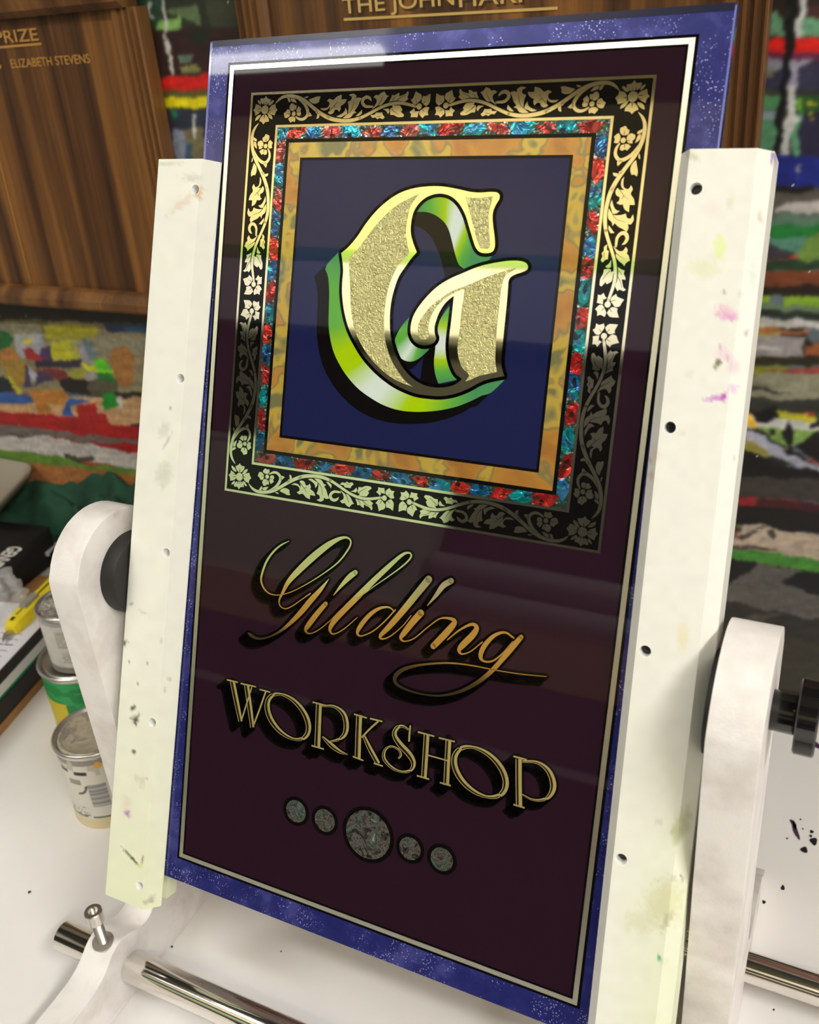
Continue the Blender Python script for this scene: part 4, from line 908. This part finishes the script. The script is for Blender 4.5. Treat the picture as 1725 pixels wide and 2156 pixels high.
def board(name_label, x0, x1, z0, z1, ztop_rail):
    b = thing('honour_board', ((x0 + x1) / 2, BY + .015, z0), name_label, 'board')
    zr = z0 + 0.0225
    bm_obj('panel', bm_box((x0 + .01, BY, zr - .004), (x1 - .01, WY - 0.001, ztop_rail)), WALNUT, b)
    for sx, xe in ((1, x0), (-1, x1)):            # fluted side mouldings
        w = 0.034; prof = [(0, WY - 0.001), (0, BY - .005), (.001, BY - .006)]
        for k in range(3):
            c = 0.0052 + 0.0080 * k
            for q in range(7):
                t = math.pi * q / 6; prof.append((c - 0.0027 * math.cos(t), BY - .006 + 0.0040 * math.sin(t)))
        prof += [(w - .003, BY - .006), (w, BY - .003), (w, WY - 0.001)]
        bm = extrude_profile(prof, lambda a_, y_: (xe + sx * a_, y_, zr), lambda a_, y_: (xe + sx * a_, y_, ztop_rail))
        bm_obj('fluted_side', bm, WALNUT2, b)
    prof = [(WY - 0.001, z0), (BY - .014, z0), (BY - .018, z0 + .004), (BY - .018, z0 + .012), (BY - .010, z0 + .0205), (BY - .004, z0 + .0225), (WY - 0.001, z0 + .0225)]
    bm_obj('bottom_moulding', extrude_profile(prof, lambda y_, z_: (x0 - .004, y_, z_), lambda y_, z_: (x1 + .004, y_, z_)), WALNUT2, b)
    prof = [(WY - 0.001, ztop_rail), (BY - .008, ztop_rail), (BY - .016, ztop_rail + .006), (BY - .022, ztop_rail + .03), (BY - .022, ztop_rail + .09), (WY - 0.001, ztop_rail + .09)]
    bm_obj('top_moulding', extrude_profile(prof, lambda y_, z_: (x0 - .006, y_, z_), lambda y_, z_: (x1 - .012, y_, z_)), WALNUT2, b)
    return b
def XZ(px, py): q = onY(px, py, BY); return q[0], q[2]
e0 = XZ(293, 20)[0]
lb_ = board('dark walnut honour board hung on the wall at left, lettered PRIZE', -1.33, e0, XZ(150, 643)[1], 0.80, XZ(150, 36)[1] + .004)
ty = BY - 0.0008
def word(parent, body, pL, pR, pTop, m, shadow=True, ty=ty):
    x0, zb = XZ(*pL); x1, _ = XZ(*pR); _, zt = XZ(*pTop)
    if shadow: text_mesh('lettering_shadow', body, x0, x1, zb, zt - zb, ty + 0.0003, DARKLINE, parent, off=(0.0016, -0.0016))
    return text_mesh('lettering', body, x0, x1, zb, zt - zb, ty, m, parent)
word(lb_, 'PRIZE', (-6, 92), (83, 84), (83, 58), GILT_D)
word(lb_, 'ELIZABETH STEVENS', (26, 143), (192, 134), (192, 113), GILT_D, False)
word(lb_, 'S', (-6, 145), (5, 144), (5, 125), GILT_D, False)
def gilt_bar(parent, pa, pb, w, m=GILT_D):
    (xa, za), (xb, zb) = XZ(*pa), XZ(*pb); L = math.hypot(xb - xa, zb - za); nx_, nz_ = -(zb - za) / L * w / 2, (xb - xa) / L * w / 2
    mesh_obj('gilt_rule', [(xa + nx_, ty, za + nz_), (xa - nx_, ty, za - nz_), (xb - nx_, ty, zb - nz_), (xb + nx_, ty, zb + nz_)], [(0, 1, 2, 3)], m, parent)
gilt_bar(lb_, (-40, 103), (88, 92), 0.0022)
gilt_bar(lb_, (-1, 335), (66, 597), 0.0014)
rb_ = board('walnut honour board behind the top of the gilded sign, lettered in gilt capitals', XZ(503, 20)[0], XZ(1622, 20)[0], XZ(150, 643)[1], 0.80, 0.735)
word(rb_, 'THE JOHN', (724, 29), (958, 16), (958, -24), GILT)
word(rb_, 'HARP', (968, 15), (1122, 7), (1122, -33), GILT)
gilt_bar(rb_, (725, 41), (1175, 17), 0.0022, GILT)

# ================================================================== CLUTTER AT THE LEFT
# tan drawing board with papers on it: all share the slanted right edge
EA, EB = onZ(0, 1551, 0), onZ(86, 1450, 0)
ed = (EB - EA) / np.linalg.norm(EB - EA); en = np.array([-ed[1], ed[0], 0.0])          # en points left, away from the cans
def slab(name, z0, z1, off, a0, a1, width, m, label, cat, bev=0.001, parent=None, rot=0.0):
    p0 = np.array([EA[0], EA[1], 0]) + en * off
    cr = [p0 + ed * a0, p0 + ed * a1, p0 + ed * a1 + en * width, p0 + ed * a0 + en * width]
    bm = bmesh.new(); lo = [bm.verts.new((c[0], c[1], z0)) for c in cr]; hi = [bm.verts.new((c[0], c[1], z1)) for c in cr]
    bm.faces.new(lo); bm.faces.new(hi)
    for i in range(4): bm.faces.new((lo[i], lo[(i + 1) % 4], hi[(i + 1) % 4], hi[i]))
    o = bm_obj(name, bm, m, parent, origin=(cr[0][0], cr[0][1], z0) if parent is None else None, bevel=bev)
    if label: tag(o, label, cat)
    return o
slab('drawing_board', 0.0003, 0.0100, 0.0, -0.30, 0.285, 0.50, PINE, 'tan wooden board lying flat under the papers beside the paint cans', 'board')
slab('black_book', 0.0102, 0.0320, 0.0015, -0.28, 0.165, 0.112, mat('black_cover', srgb(30, 27, 26), 0.55), 'thick black book lying under the white paper stack', 'book', .002)
slab('teal_sheet', 0.0322, 0.0336, 0.003, -0.27, 0.175, 0.110, mat('teal_card', srgb(30, 150, 110), 0.6), 'thin teal card sheet between the black book and the white paper', 'card', 0)
slab('paper_stack', 0.0338, 0.0460, 0.0045, -0.27, 0.160, 0.108, mat('white_paper', srgb(228, 228, 234), 0.7), 'thick stack of white paper under the black clipboard', 'paper', .0006)
slab('clipboard', 0.0462, 0.0560, 0.004, -0.27, 0.150, 0.106, mat('black_cover', srgb(30, 27, 26), 0.55), 'black clipboard edge showing below the printed sheet', 'clipboard', .001)
sheet = slab('printed_sheet', 0.0562, 0.0568, 0.0085, -0.26, 0.158, 0.094, mat('sheet_paper', srgb(232, 230, 240), 0.7), 'white printed sheet of text under the yellow knife', 'paper', 0)
INK = mat('grey_print', srgb(120, 114, 122), 0.7); V, F = [], []
for k in range(36):
    a = -0.24 + 0.0100 * k; x = 0.012
    if k % 9 == 8: continue
    while x < 0.075:
        L = RS.uniform(.004, .016); t = 0.0012 if k % 4 else 0.0022
        i = len(V); p0 = np.array([EA[0], EA[1], 0]) + ed * a
        for w_, h_ in ((x, 0), (x + L, 0), (x + L, t), (x, t)):
            q = p0 + en * (0.0085 + w_) + ed * h_; V.append((q[0], q[1], 0.0570))
        F.append((i, i + 1, i + 2, i + 3)); x += L + 0.0016
        if RS.rand() < .07: break
mesh_obj('printed_text', V, F, INK, sheet)
slab('green_card', 0.0101, 0.0112, -0.0, 0.182, 0.235, 0.10, mat('green_card_stock', srgb(40, 150, 90), 0.6), 'bright green card behind the printed sheet on the tan board', 'card', 0)

# yellow snap-off knife
K0, K1 = onZ(22, 1325, 0.063), onZ(146, 1203, 0.063)
kd = (K1 - K0) / np.linalg.norm(K1 - K0); ks = np.array([-kd[1], kd[0], 0.0])
knife = thing('utility_knife', (K0[0], K0[1], 0.057), 'yellow snap-off utility knife lying on the printed sheet', 'knife')
def kpt(a, s, z): q = K0 + kd * a + ks * s; return (q[0], q[1], z)
YEL = mat('yellow_plastic', srgb(236, 214, 40), 0.35)
prof = [(-.0098, .0572), (.0098, .0572), (.0110, .0625), (.0085, .0705), (-.0085, .0705), (-.0110, .0625)]
bm = bmesh.new(); secs = []
for a, sc in ((0.0, .72), (.006, .9), (.02, 1.0), (.07, 1.0), (.105, 1.05), (.150, 1.0), (.158, .85)):
    secs.append([bm.verts.new(kpt(a, s_ * sc, .0572 + (z_ - .0572) * (sc if a < .1 else 1))) for s_, z_ in prof])
for A_, B_ in zip(secs[:-1], secs[1:]):
    for i in range(6): bm.faces.new((A_[i], A_[(i + 1) % 6], B_[(i + 1) % 6], B_[i]))
bm.faces.new(secs[0]); bm.faces.new(secs[-1])
bm_obj('handle', bm, YEL, knife, bevel=.0008)
def kbox(name, a0, a1, s0, s1, z0, z1, m, par=knife, bev=0):
    bm = bmesh.new(); v = [bm.verts.new(kpt(a, s_, z)) for z in (z0, z1) for a, s_ in ((a0, s0), (a1, s0), (a1, s1), (a0, s1))]
    for f in ((0, 3, 2, 1), (4, 5, 6, 7), (0, 1, 5, 4), (1, 2, 6, 5), (2, 3, 7, 6), (3, 0, 4, 7)): bm.faces.new([v[i] for i in f])
    return bm_obj(name, bm, m, par, bevel=bev)
kbox('blade_slot', .052, .150, .0010, .0032, .0700, .0709, BLKPL)
kbox('tip_slot', .008, .014, .0005, .0045, .0660, .0702, BLKPL)
kbox('rear_slot', .018, .032, .0015, .0032, .0700, .0708, BLKPL)
sl = kbox('thumb_slider', .030, .056, -.0020, .0066, .0705, .0745, mat('grey_slider', srgb(150, 150, 138), 0.45), knife, .0012)
bm = bmesh.new(); bl = [(0.004, -.0045), (0.004, .0045), (-.008, .0045), (-.022, -.0040)]
for z_ in (.0610, .0616): pass
lo = [bm.verts.new(kpt(a, s_, .0610)) for a, s_ in bl]; hi = [bm.verts.new(kpt(a, s_, .0617)) for a, s_ in bl]
bm.faces.new(lo); bm.faces.new(hi)
for i in range(4): bm.faces.new((lo[i], lo[(i + 1) % 4], hi[(i + 1) % 4], hi[i]))
bm_obj('blade', bm, STEEL, knife)

# paint cans
TIN = mat('dull_tin', (0.62, 0.60, 0.57, 1), 0.30, 0.9)
LABEL = mat('can_label', srgb(220, 218, 208), 0.45, 0, 0, 0.4); vcol(LABEL)
LIDP = mat('paint_crusted_lid', srgb(190, 182, 165), 0.4, 0.3)
v = coords(LIDP); nn_ = noise(LIDP, v, 38, 4, 0.6, 0.4)
setcol(LIDP, ramp(LIDP, nn_, [(0.30, srgb(60, 62, 84)), (0.40, srgb(176, 172, 160)), (0.52, srgb(214, 204, 176)), (0.60, srgb(160, 154, 146)), (0.70, srgb(226, 214, 150))]))
bump(LIDP, nn_, 0.5, 0.004)
LIDW = mat('white_crusted_lid', srgb(210, 206, 198), 0.3, 0.4)
nn_ = noise(LIDW, coords(LIDW), 90, 4, 0.6, 0.8)
setcol(LIDW, ramp(LIDW, nn_, [(0.36, srgb(92, 86, 80)), (0.48, srgb(170, 166, 160)), (0.60, srgb(232, 230, 226))])); bump(LIDW, nn_, 0.5, 0.004)
def can(cx, cy, z0, r, h, label, cat, labfun, lidm, rimm, group='paint cans at the left of the bench'):
    root_ = thing('paint_can', (cx, cy, z0), label, cat, group)
    fx = math.atan2(CAM[1] - cy, CAM[0] - cx)      # side turned to the viewer
    nt, nz_ = 300, 120; V, C_ = [], []
    for j in range(nz_ + 1):
        for i in range(nt):
            t = -math.pi + 2 * math.pi * i / nt; zz = h * 0.93 * j / nz_
            rr = r * (0.995 if 0.03 < j / nz_ < 0.985 else 1.01)
            V.append((cx + rr * math.cos(fx + t), cy + rr * math.sin(fx + t), z0 + zz)); C_.append((t * r, zz))
    F = [(j * nt + i, j * nt + (i + 1) % nt, (j + 1) * nt + (i + 1) % nt, (j + 1) * nt + i) for j in range(nz_) for i in range(nt)]
    F.append(tuple(range(nt))[::-1])
    C_ = np.array(C_); cc = labfun(C_[:, 0], C_[:, 1], h); cc = np.clip(cc, 0, 255) / 255
    cc = np.where(cc <= 0.04045, cc / 12.92, ((cc + 0.055) / 1.055) ** 2.4)
    mesh_obj('can_body', V, F, LABEL, root_, True, cc)
    bm_obj('rim', lathe([(r * 1.0, h * .925), (r * 1.035, h * .945), (r * 1.045, h * .975), (r * 1.02, h * .998), (r * .985, h), (r * .955, h * .985), (r * .94, h * .95), (r * .90, h * .945)], (cx, cy, z0), 72), rimm, root_, True)
    bm_obj('lid', lathe([(r * .935, h * .945), (r * .90, h * .965), (r * .86, h * .985), (r * .82, h * .972), (r * .78, h * .955), (r * .4, h * .955), (0, h * .955)], (cx, cy, z0), 72), lidm, root_, True)
    return root_, fx
def blend(c, m, col): c[m] = col
def lab_cream(s, z, h):
    c = np.empty((len(s), 3)); c[:] = (222, 219, 208); n = vnoise(s * 1000, z * 1000, 6, 51)
    blend(c, z < 0.012 + 0.006 * n, (222, 208, 168)); blend(c, (z > .0125) & (z < .0145) & (n > -.25), (104, 98, 86))
    blend(c, z > h * .86, (150, 146, 138)); blend(c, (z > h * .72) & (n > .1), (196, 190, 176))
    blend(c, (abs(s + .022) < .0065) & (abs(z - .0665) < .0022), (52, 48, 44)); blend(c, (abs(s + .040) < .005) & (abs(z - .068) < .002), (90, 84, 78))
    bar = (abs(s + .010) < .0085) & (abs(z - .040) < .0135); blend(c, bar, (200, 198, 192)); blend(c, bar & (np.floor(z * 1000 / 0.9).astype(int) % 2 == 0), (104, 104, 108))
    blend(c, (abs(s - .006) < .0008) & (abs(z - .040) < .024) & (np.floor(z * 1000 / 1.3).astype(int) % 2 == 0), (40, 38, 36))
    r_ = np.hypot(s - .0145, z - .030); blend(c, (r_ < .0036) & (r_ > .0028), (70, 66, 62)); blend(c, (r_ < .003) & ((abs(s - .0145) < .0004) | (abs(z - .030) < .0004)), (70, 66, 62))
    blend(c, (abs(abs(s - .0135) - abs(z - .0185)) < .0007) & (abs(s - .0135) < .0018), (40, 38, 36))
    txt = (np.floor(z * 1000 / 1.5).astype(int) % 2 == 0) & (vnoise(s * 1000, np.floor(z * 1000 / 1.5) * 7.0, 1.6, 55) > -.05)
    blend(c, txt & (s > .011) & (s < .05) & (z > .040) & (z < .072), (176, 172, 164)); blend(c, txt & (s < -.024) & (s > -.05) & (z > .014) & (z < .026), (150, 144, 132))
    blend(c, (abs(np.hypot(s + .030, z - .052) - .010) < .0012) & (s > -.030) & (z < .052), (96, 92, 84)); blend(c, (abs(s + .030) < .006) & (abs(z - .056) < .003), (150, 146, 136))
    blend(c, (np.hypot(s + .004, z - .0745) < .0035), (230, 170, 60)); blend(c, (np.hypot(s - .022, z - .05) < .004 + .004 * n), (210, 200, 176))
    return c
def lab_white(s, z, h):
    c = np.empty((len(s), 3)); c[:] = (212, 210, 204); n = vnoise(s * 1000, z * 1000, 5, 61)
    blend(c, z < .007, (150, 146, 140)); blend(c, z > h * .84, (170, 168, 162))
    rows = np.floor(z * 1000 / 1.3).astype(int)
    txt = (rows % 2 == 0) & (vnoise(s * 1000, rows * 9.0, 1.8, 65) > -.12)
    for a0, a1, z0_, z1_ in ((-.024, -.010, .030, .050), (-.006, .016, .030, .050), (-.022, -.008, .012, .026), (-.004, .014, .010, .026), (.019, .030, .014, .050)):
        box = (s > a0) & (s < a1) & (z > z0_) & (z < z1_); blend(c, box, (198, 195, 189)); blend(c, box & txt, (168, 164, 158))
    blend(c, (z > .053) & (z < .0555) & (vnoise(s * 1000, z * 0, 1.4, 66) > -.1) & (s > -.012), (66, 62, 60)); blend(c, (abs(z - .0095) < .0008) & (vnoise(s * 1000, z * 0, 1.6, 67) > 0) & (s > .0) & (s < .02), (40, 38, 40))
    blend(c, (np.hypot(s - .006, z - .036) < .002), (206, 170, 168)); c += 10 * n[:, None]
    return c
def lab_green(s, z, h):
    c = np.empty((len(s), 3)); c[:] = (28, 140, 74); n = vnoise(s * 1000, z * 1000, 9, 71) + .5 * vnoise(s * 1000, z * 1000, 3, 72)
    n2 = vnoise(s * 300, z * 1000, 4, 73)
    blend(c, n2 > .2, (44, 164, 92)); blend(c, (z < .045) & (n > -.05) & (s < .012), (222, 200, 40)); blend(c, (s < -.030) & (z < .055), (214, 192, 44))
    blend(c, (z > .052) & (z < .066) & (s > .004) & (n > -.02), (20, 36, 28)); blend(c, z > h * .88, (40, 170, 92))
    return c
can(-0.594, 0.457, 0.0003, 0.035, 0.088, 'cream labelled paint can with crusted lid standing alone in front', 'paint can', lab_cream, LIDP, TIN)
can(-0.688, 0.543, 0.0003, 0.0425, 0.088, 'green and yellow paint can under the small white can', 'paint can', lab_green, TIN, TIN)
cw, fx = can(-0.683, 0.543, 0.0885, 0.0322, 0.066, 'small white labelled paint can standing on the green can', 'paint can', lab_white, LIDW, TIN)
bm = bm_box((-.011, -.007, -.0006), (.011, .007, .0006)); bmesh.ops.rotate(bm, verts=bm.verts, matrix=Matrix.Rotation(0.9, 3, 'Z') @ Matrix.Rotation(0.12, 3, 'X')); bmesh.ops.translate(bm, verts=bm.verts, vec=(-0.674, 0.533, 0.1550))
bm_obj('paint_scrap', bm, mat('scrap_white', srgb(238, 236, 230), 0.5), cw)

# black zip case with a white maker's name
c1, c2 = onZ(45, 1240, 0.0105), onZ(99, 1195, 0.0105)
cd = (c2 - c1) / np.linalg.norm(c2 - c1); cn = np.array([-cd[1], cd[0], 0.0])
CASE = mat('black_fabric', srgb(34, 31, 29), 0.75); bump(CASE, noise(CASE, coords(CASE), 1200, 2), .3, .0006)
case = thing('black_case', (*(c1 + cn * .03)[:2], 0.0102), 'black fabric case with white lettering in front of the green cloth', 'case')
def cpt(a, s_, z): q = c1 + cd * a + cn * s_; return Vector((q[0], q[1], z))
bm = bmesh.new(); v = [bm.verts.new(cpt(a, s_, z)) for z in (.0102, .060) for a, s_ in ((-.13, 0), (.078, 0), (.078, .085), (-.13, .085))]
for f in ((0, 3, 2, 1), (4, 5, 6, 7), (0, 1, 5, 4), (1, 2, 6, 5), (2, 3, 7, 6), (3, 0, 4, 7)): bm.faces.new([v[i] for i in f])
cb_ = bm_obj('case_body', bm, CASE, case, bevel=.014, segs=6)
for p_ in cb_.data.polygons: p_.use_smooth = True
def logo_pt(a, b): # a along the case, b across
    return cpt(a, b, .0603)
la = onZ(0, 1176, 0.0603) - c1; lc = onZ(37, 1153, 0.0603) - c1
# white lettering patch with dark gaps, upside down to the viewer
p0, p1 = onZ(-14, 1193, 0.0603), onZ(36, 1152, 0.0603); ld = (p1 - p0)[:2]; LL = np.linalg.norm(ld); ld /= LL; lnrm = np.array([-ld[1], ld[0]])
cu = bpy.data.curves.new('lettering', 'FONT'); cu.body = 'GENVE'; cu.size = 1.0; cu.offset = 0.03
ob = bpy.data.objects.new('lettering', cu); COL.objects.link(ob); bpy.context.view_layer.update()
dg = bpy.context.evaluated_depsgraph_get(); me = bpy.data.meshes.new_from_object(ob.evaluated_get(dg), depsgraph=dg); bpy.data.objects.remove(ob, do_unlink=True)
co = np.array([q.co[:] for q in me.vertices]); mn, mxx = co.min(0), co.max(0); cwid = np.linalg.norm(onZ(30, 1165, .0603) - onZ(18, 1150, .0603)) * .9
V = [(*(p1[:2] - ld * LL * (q[0] - mn[0]) / (mxx[0] - mn[0]) + lnrm * cwid * (0.5 - (q[1] - mn[1]) / (mxx[1] - mn[1]))), .0606) for q in co]
mesh_obj('case_lettering', V, [tuple(p_.vertices) for p_ in me.polygons], mat('white_print', srgb(226, 222, 214), 0.6), case)
bpy.data.meshes.remove(me)

# crumpled clear bag
BAG = mat('clear_plastic_film', (0.93, 0.93, 0.94, 1), 0.18, 0, 0, 0.6); N, L, b = nodes(BAG)
b.inputs['Alpha'].default_value = 0.24
bc = onZ(10, 1312, 0.058); bm = bmesh.new(); bmesh.ops.create_icosphere(bm, subdivisions=5, radius=1.0)
for vv in bm.verts:
    d_ = np.array(vv.co); f = 1 + .55 * float(vnoise(np.array([d_[0] * 2.2 + d_[2]]), np.array([d_[1] * 2.2]), .6, 81)[0]) + .30 * float(vnoise(np.array([d_[0] * 3 - d_[2] * 2]), np.array([d_[1] * 3 + d_[2]]), .35, 82)[0])
    x, y, z = d_ * f
    vv.co = Vector((bc[0] - .030 + .032 * x, bc[1] + .012 + .040 * y, max(.0575, .068 + .030 * z * (1.3 if z > 0 else .6))))
bag = bm_obj('plastic_bag', bm, BAG, None, True, origin=(bc[0] - .028, bc[1], .0575)); tag(bag, 'crumpled clear plastic bag beside the yellow knife', 'plastic bag')

# green cloth heap along the wall
CLOTH = mat('green_cloth', srgb(20, 62, 44), 0.85); setcol(CLOTH, ramp(CLOTH, noise(CLOTH, coords(CLOTH), 25, 3), [(.3, srgb(18, 54, 38)), (.7, srgb(30, 80, 56))]))
nxc, nyc = 220, 60; V, F = [], []
for j in range(nyc + 1):
    for i in range(nxc + 1):
        s_, t = i / nxc, j / nyc; x = -1.45 + s_ * 0.92; k_ = min(1, max(0, (x + .945) / .06)); y0_ = .776 - .085 * k_; y = y0_ + t * (0.829 - y0_)
        fold = float(vnoise(np.array([x * 1000 + 300 * t]), np.array([y * 1000 * 1.6]), 60, 91)[0]) + .6 * float(vnoise(np.array([x * 1000 - y * 700]), np.array([y * 1000]), 28, 92)[0])
        ridge = abs(float(vnoise(np.array([x * 1000 + y * 900]), np.array([y * 300 - x * 200]), 46, 93)[0]))
        e_ = min(1, s_ * 8) * min(1, (1 - s_) * 5) * min(1, t * 3.2 + .02)
        h_ = (0.036 + 0.056 * t ** 1.2 + .040 * fold + .04 * ridge) * e_
        if x < -.985: h_ = min(h_, .082)
        V.append((x, y, max(0.0112, 0.0112 + h_)))
for j in range(nyc):
    for i in range(nxc):
        k = j * (nxc + 1) + i; F.append((k, k + 1, k + nxc + 2, k + nxc + 1))
cl = mesh_obj('green_cloth', V, F, CLOTH, None, True, origin=(-1.0, .74, 0.0112)); tag(cl, 'crumpled dark green cloth heaped along the painted wall', 'cloth')
sd = cl.modifiers.new('thickness', 'SOLIDIFY'); sd.thickness = 0.0012; sd.offset = 0

# grey rounded tray behind the case
TRAY = mat('grey_tray', srgb(150, 142, 126), 0.45)
tq = [onZ(x, y, 0.118) for x, y in ((76, 978), (0, 1058))]
td = (tq[1] - tq[0])[:2]; td /= np.linalg.norm(td); ax = np.array([-1.0, 0.0])
tc = tq[0][:2]
def rounded(n, inset, z):
    """far right corner at tc; edges run along ax (left) and td (towards the viewer)"""
    out = []; A_, B_, r = 0.24, 0.13, max(.004, .022 - inset)
    for k4, (ca, cb2) in enumerate(((inset + r, inset + r), (A_ - inset - r, inset + r), (A_ - inset - r, B_ - inset - r), (inset + r, B_ - inset - r))):
        for k in range(n):
            t = math.pi + math.pi / 2 * k4 + math.pi / 2 * k / (n - 1)
            a, b_ = ca + r * math.cos(t), cb2 + r * math.sin(t)
            w = tc + ax * a + td * b_; out.append((w[0], w[1], z))
    return out
bm = bmesh.new(); loops = [[bm.verts.new(p) for p in rounded(8, i_, z_)] for i_, z_ in ((.010, .1000), (.0, .116), (0.0, .119), (.004, .120), (.007, .118), (.013, .104))]
for A_, B_ in zip(loops[:-1], loops[1:]):
    for k in range(len(A_)): bm.faces.new((A_[k], A_[(k + 1) % len(A_)], B_[(k + 1) % len(A_)], B_[k]))
bm.faces.new(loops[0]); bm.faces.new(loops[-1])
tr = bm_obj('tray', bm, TRAY, None, True, origin=(tc[0] - .1, tc[1] - .08, .10)); tag(tr, 'grey tray with rounded corner lying on the green cloth', 'tray')

# small connector with a silver plug on the cloth
q0, q1 = onZ(104, 1164, .03), onZ(120, 1146, .03); dd = (q1 - q0)[:2]; dd /= np.linalg.norm(dd); dn = np.array([-dd[1], dd[0]])
plug = thing('memory_stick', (*q0[:2], .024), 'small black stick with a silver tab lying on the green cloth', 'memory stick')
def pbox(name, a0, a1, b0, b1, z0, z1, m):
    bm = bmesh.new(); v = [bm.verts.new((*(q0[:2] + dd * a + dn * b_), z)) for z in (z0, z1) for a, b_ in ((a0, b0), (a1, b0), (a1, b1), (a0, b1))]
    for f in ((0, 3, 2, 1), (4, 5, 6, 7), (0, 1, 5, 4), (1, 2, 6, 5), (2, 3, 7, 6), (3, 0, 4, 7)): bm.faces.new([v[i] for i in f])
    bm_obj(name, bm, m, plug, bevel=.0008)
pbox('silver_tab', -.002, .024, -.002, .006, .026, .032, mat('satin_silver', srgb(200, 200, 196), 0.35))
pbox('stick_body', -.004, .026, -.010, -.0022, .022, .031, BLKPL)

# ================================================================== BEHIND THE VIEWER (seen mirrored in the gold and the varnish)
MINT = mat('mint_card', srgb(222, 250, 212), 0.6)
AMBER = mat('amber_box_card', srgb(236, 190, 110), 0.6)
def crate(name, lo, hi, m, label, cat, lid=True):
    r_ = thing(name, ((lo[0] + hi[0]) / 2, (lo[1] + hi[1]) / 2, lo[2]), label, cat)
    bm_obj('box_body', bm_box(lo, (hi[0], hi[1], hi[2] - (.02 if lid else 0))), m, r_, bevel=.003)
    if lid: bm_obj('lid', bm_box((lo[0] - .004, lo[1] - .004, hi[2] - .02), (hi[0] + .004, hi[1] + .004, hi[2])), m, r_, bevel=.003)
    return r_
shelf = thing('side_counter', (-0.9, -1.45, FLOOR_Z), 'low dark counter with a pale front edge, mirrored below the script word', 'counter')
bm_obj('counter_top', bm_box((-3.2, -1.56, .215), (2.6, -1.36, .235)), mat('counter_dark', srgb(50, 46, 42), .5), shelf)
bm_obj('edge_strip', bm_box((-3.2, -1.362, .230), (2.6, -1.346, .250)), mat('counter_edge', srgb(250, 246, 244), .3), shelf)
bm_obj('counter_front', bm_box((-3.2, -1.56, FLOOR_Z), (2.6, -1.40, .215)), mat('counter_dark', srgb(50, 46, 42), .5), shelf)
crate('storage_box', (-2.3, -1.55, .55), (-1.03, -1.44, .965), MINT, 'mint green storage box on the counter, mirrored at the lower left of the frame', 'box')
crate('storage_box', (-2.4, -1.55, .2352), (0.6, -1.42, .4198), mat('charcoal_box_card', srgb(60, 54, 50), .6), 'long charcoal box on the counter under the amber box', 'box', False)
crate('storage_box', (-2.4, -1.55, .42), (0.6, -1.42, .5498), AMBER, 'long amber box under the mint box, mirrored in the script word', 'box', False)
for k, (z_, r_) in enumerate(((.595, .045), (.68, .040))):
    bm = bm_cyl((-1.00, -1.47, z_), (0.6, -1.47, z_), r_, seg=40)
    o = bm_obj('paper_roll', bm, mat('roll_paper', srgb(235, 230, 226), .6), None, True, origin=(-.2, -1.47, z_), bevel=0)
    tag(o, ['white paper roll lying on the amber box, lower of the two', 'white paper roll lying on the other roll'][k], 'paper roll', 'paper rolls')
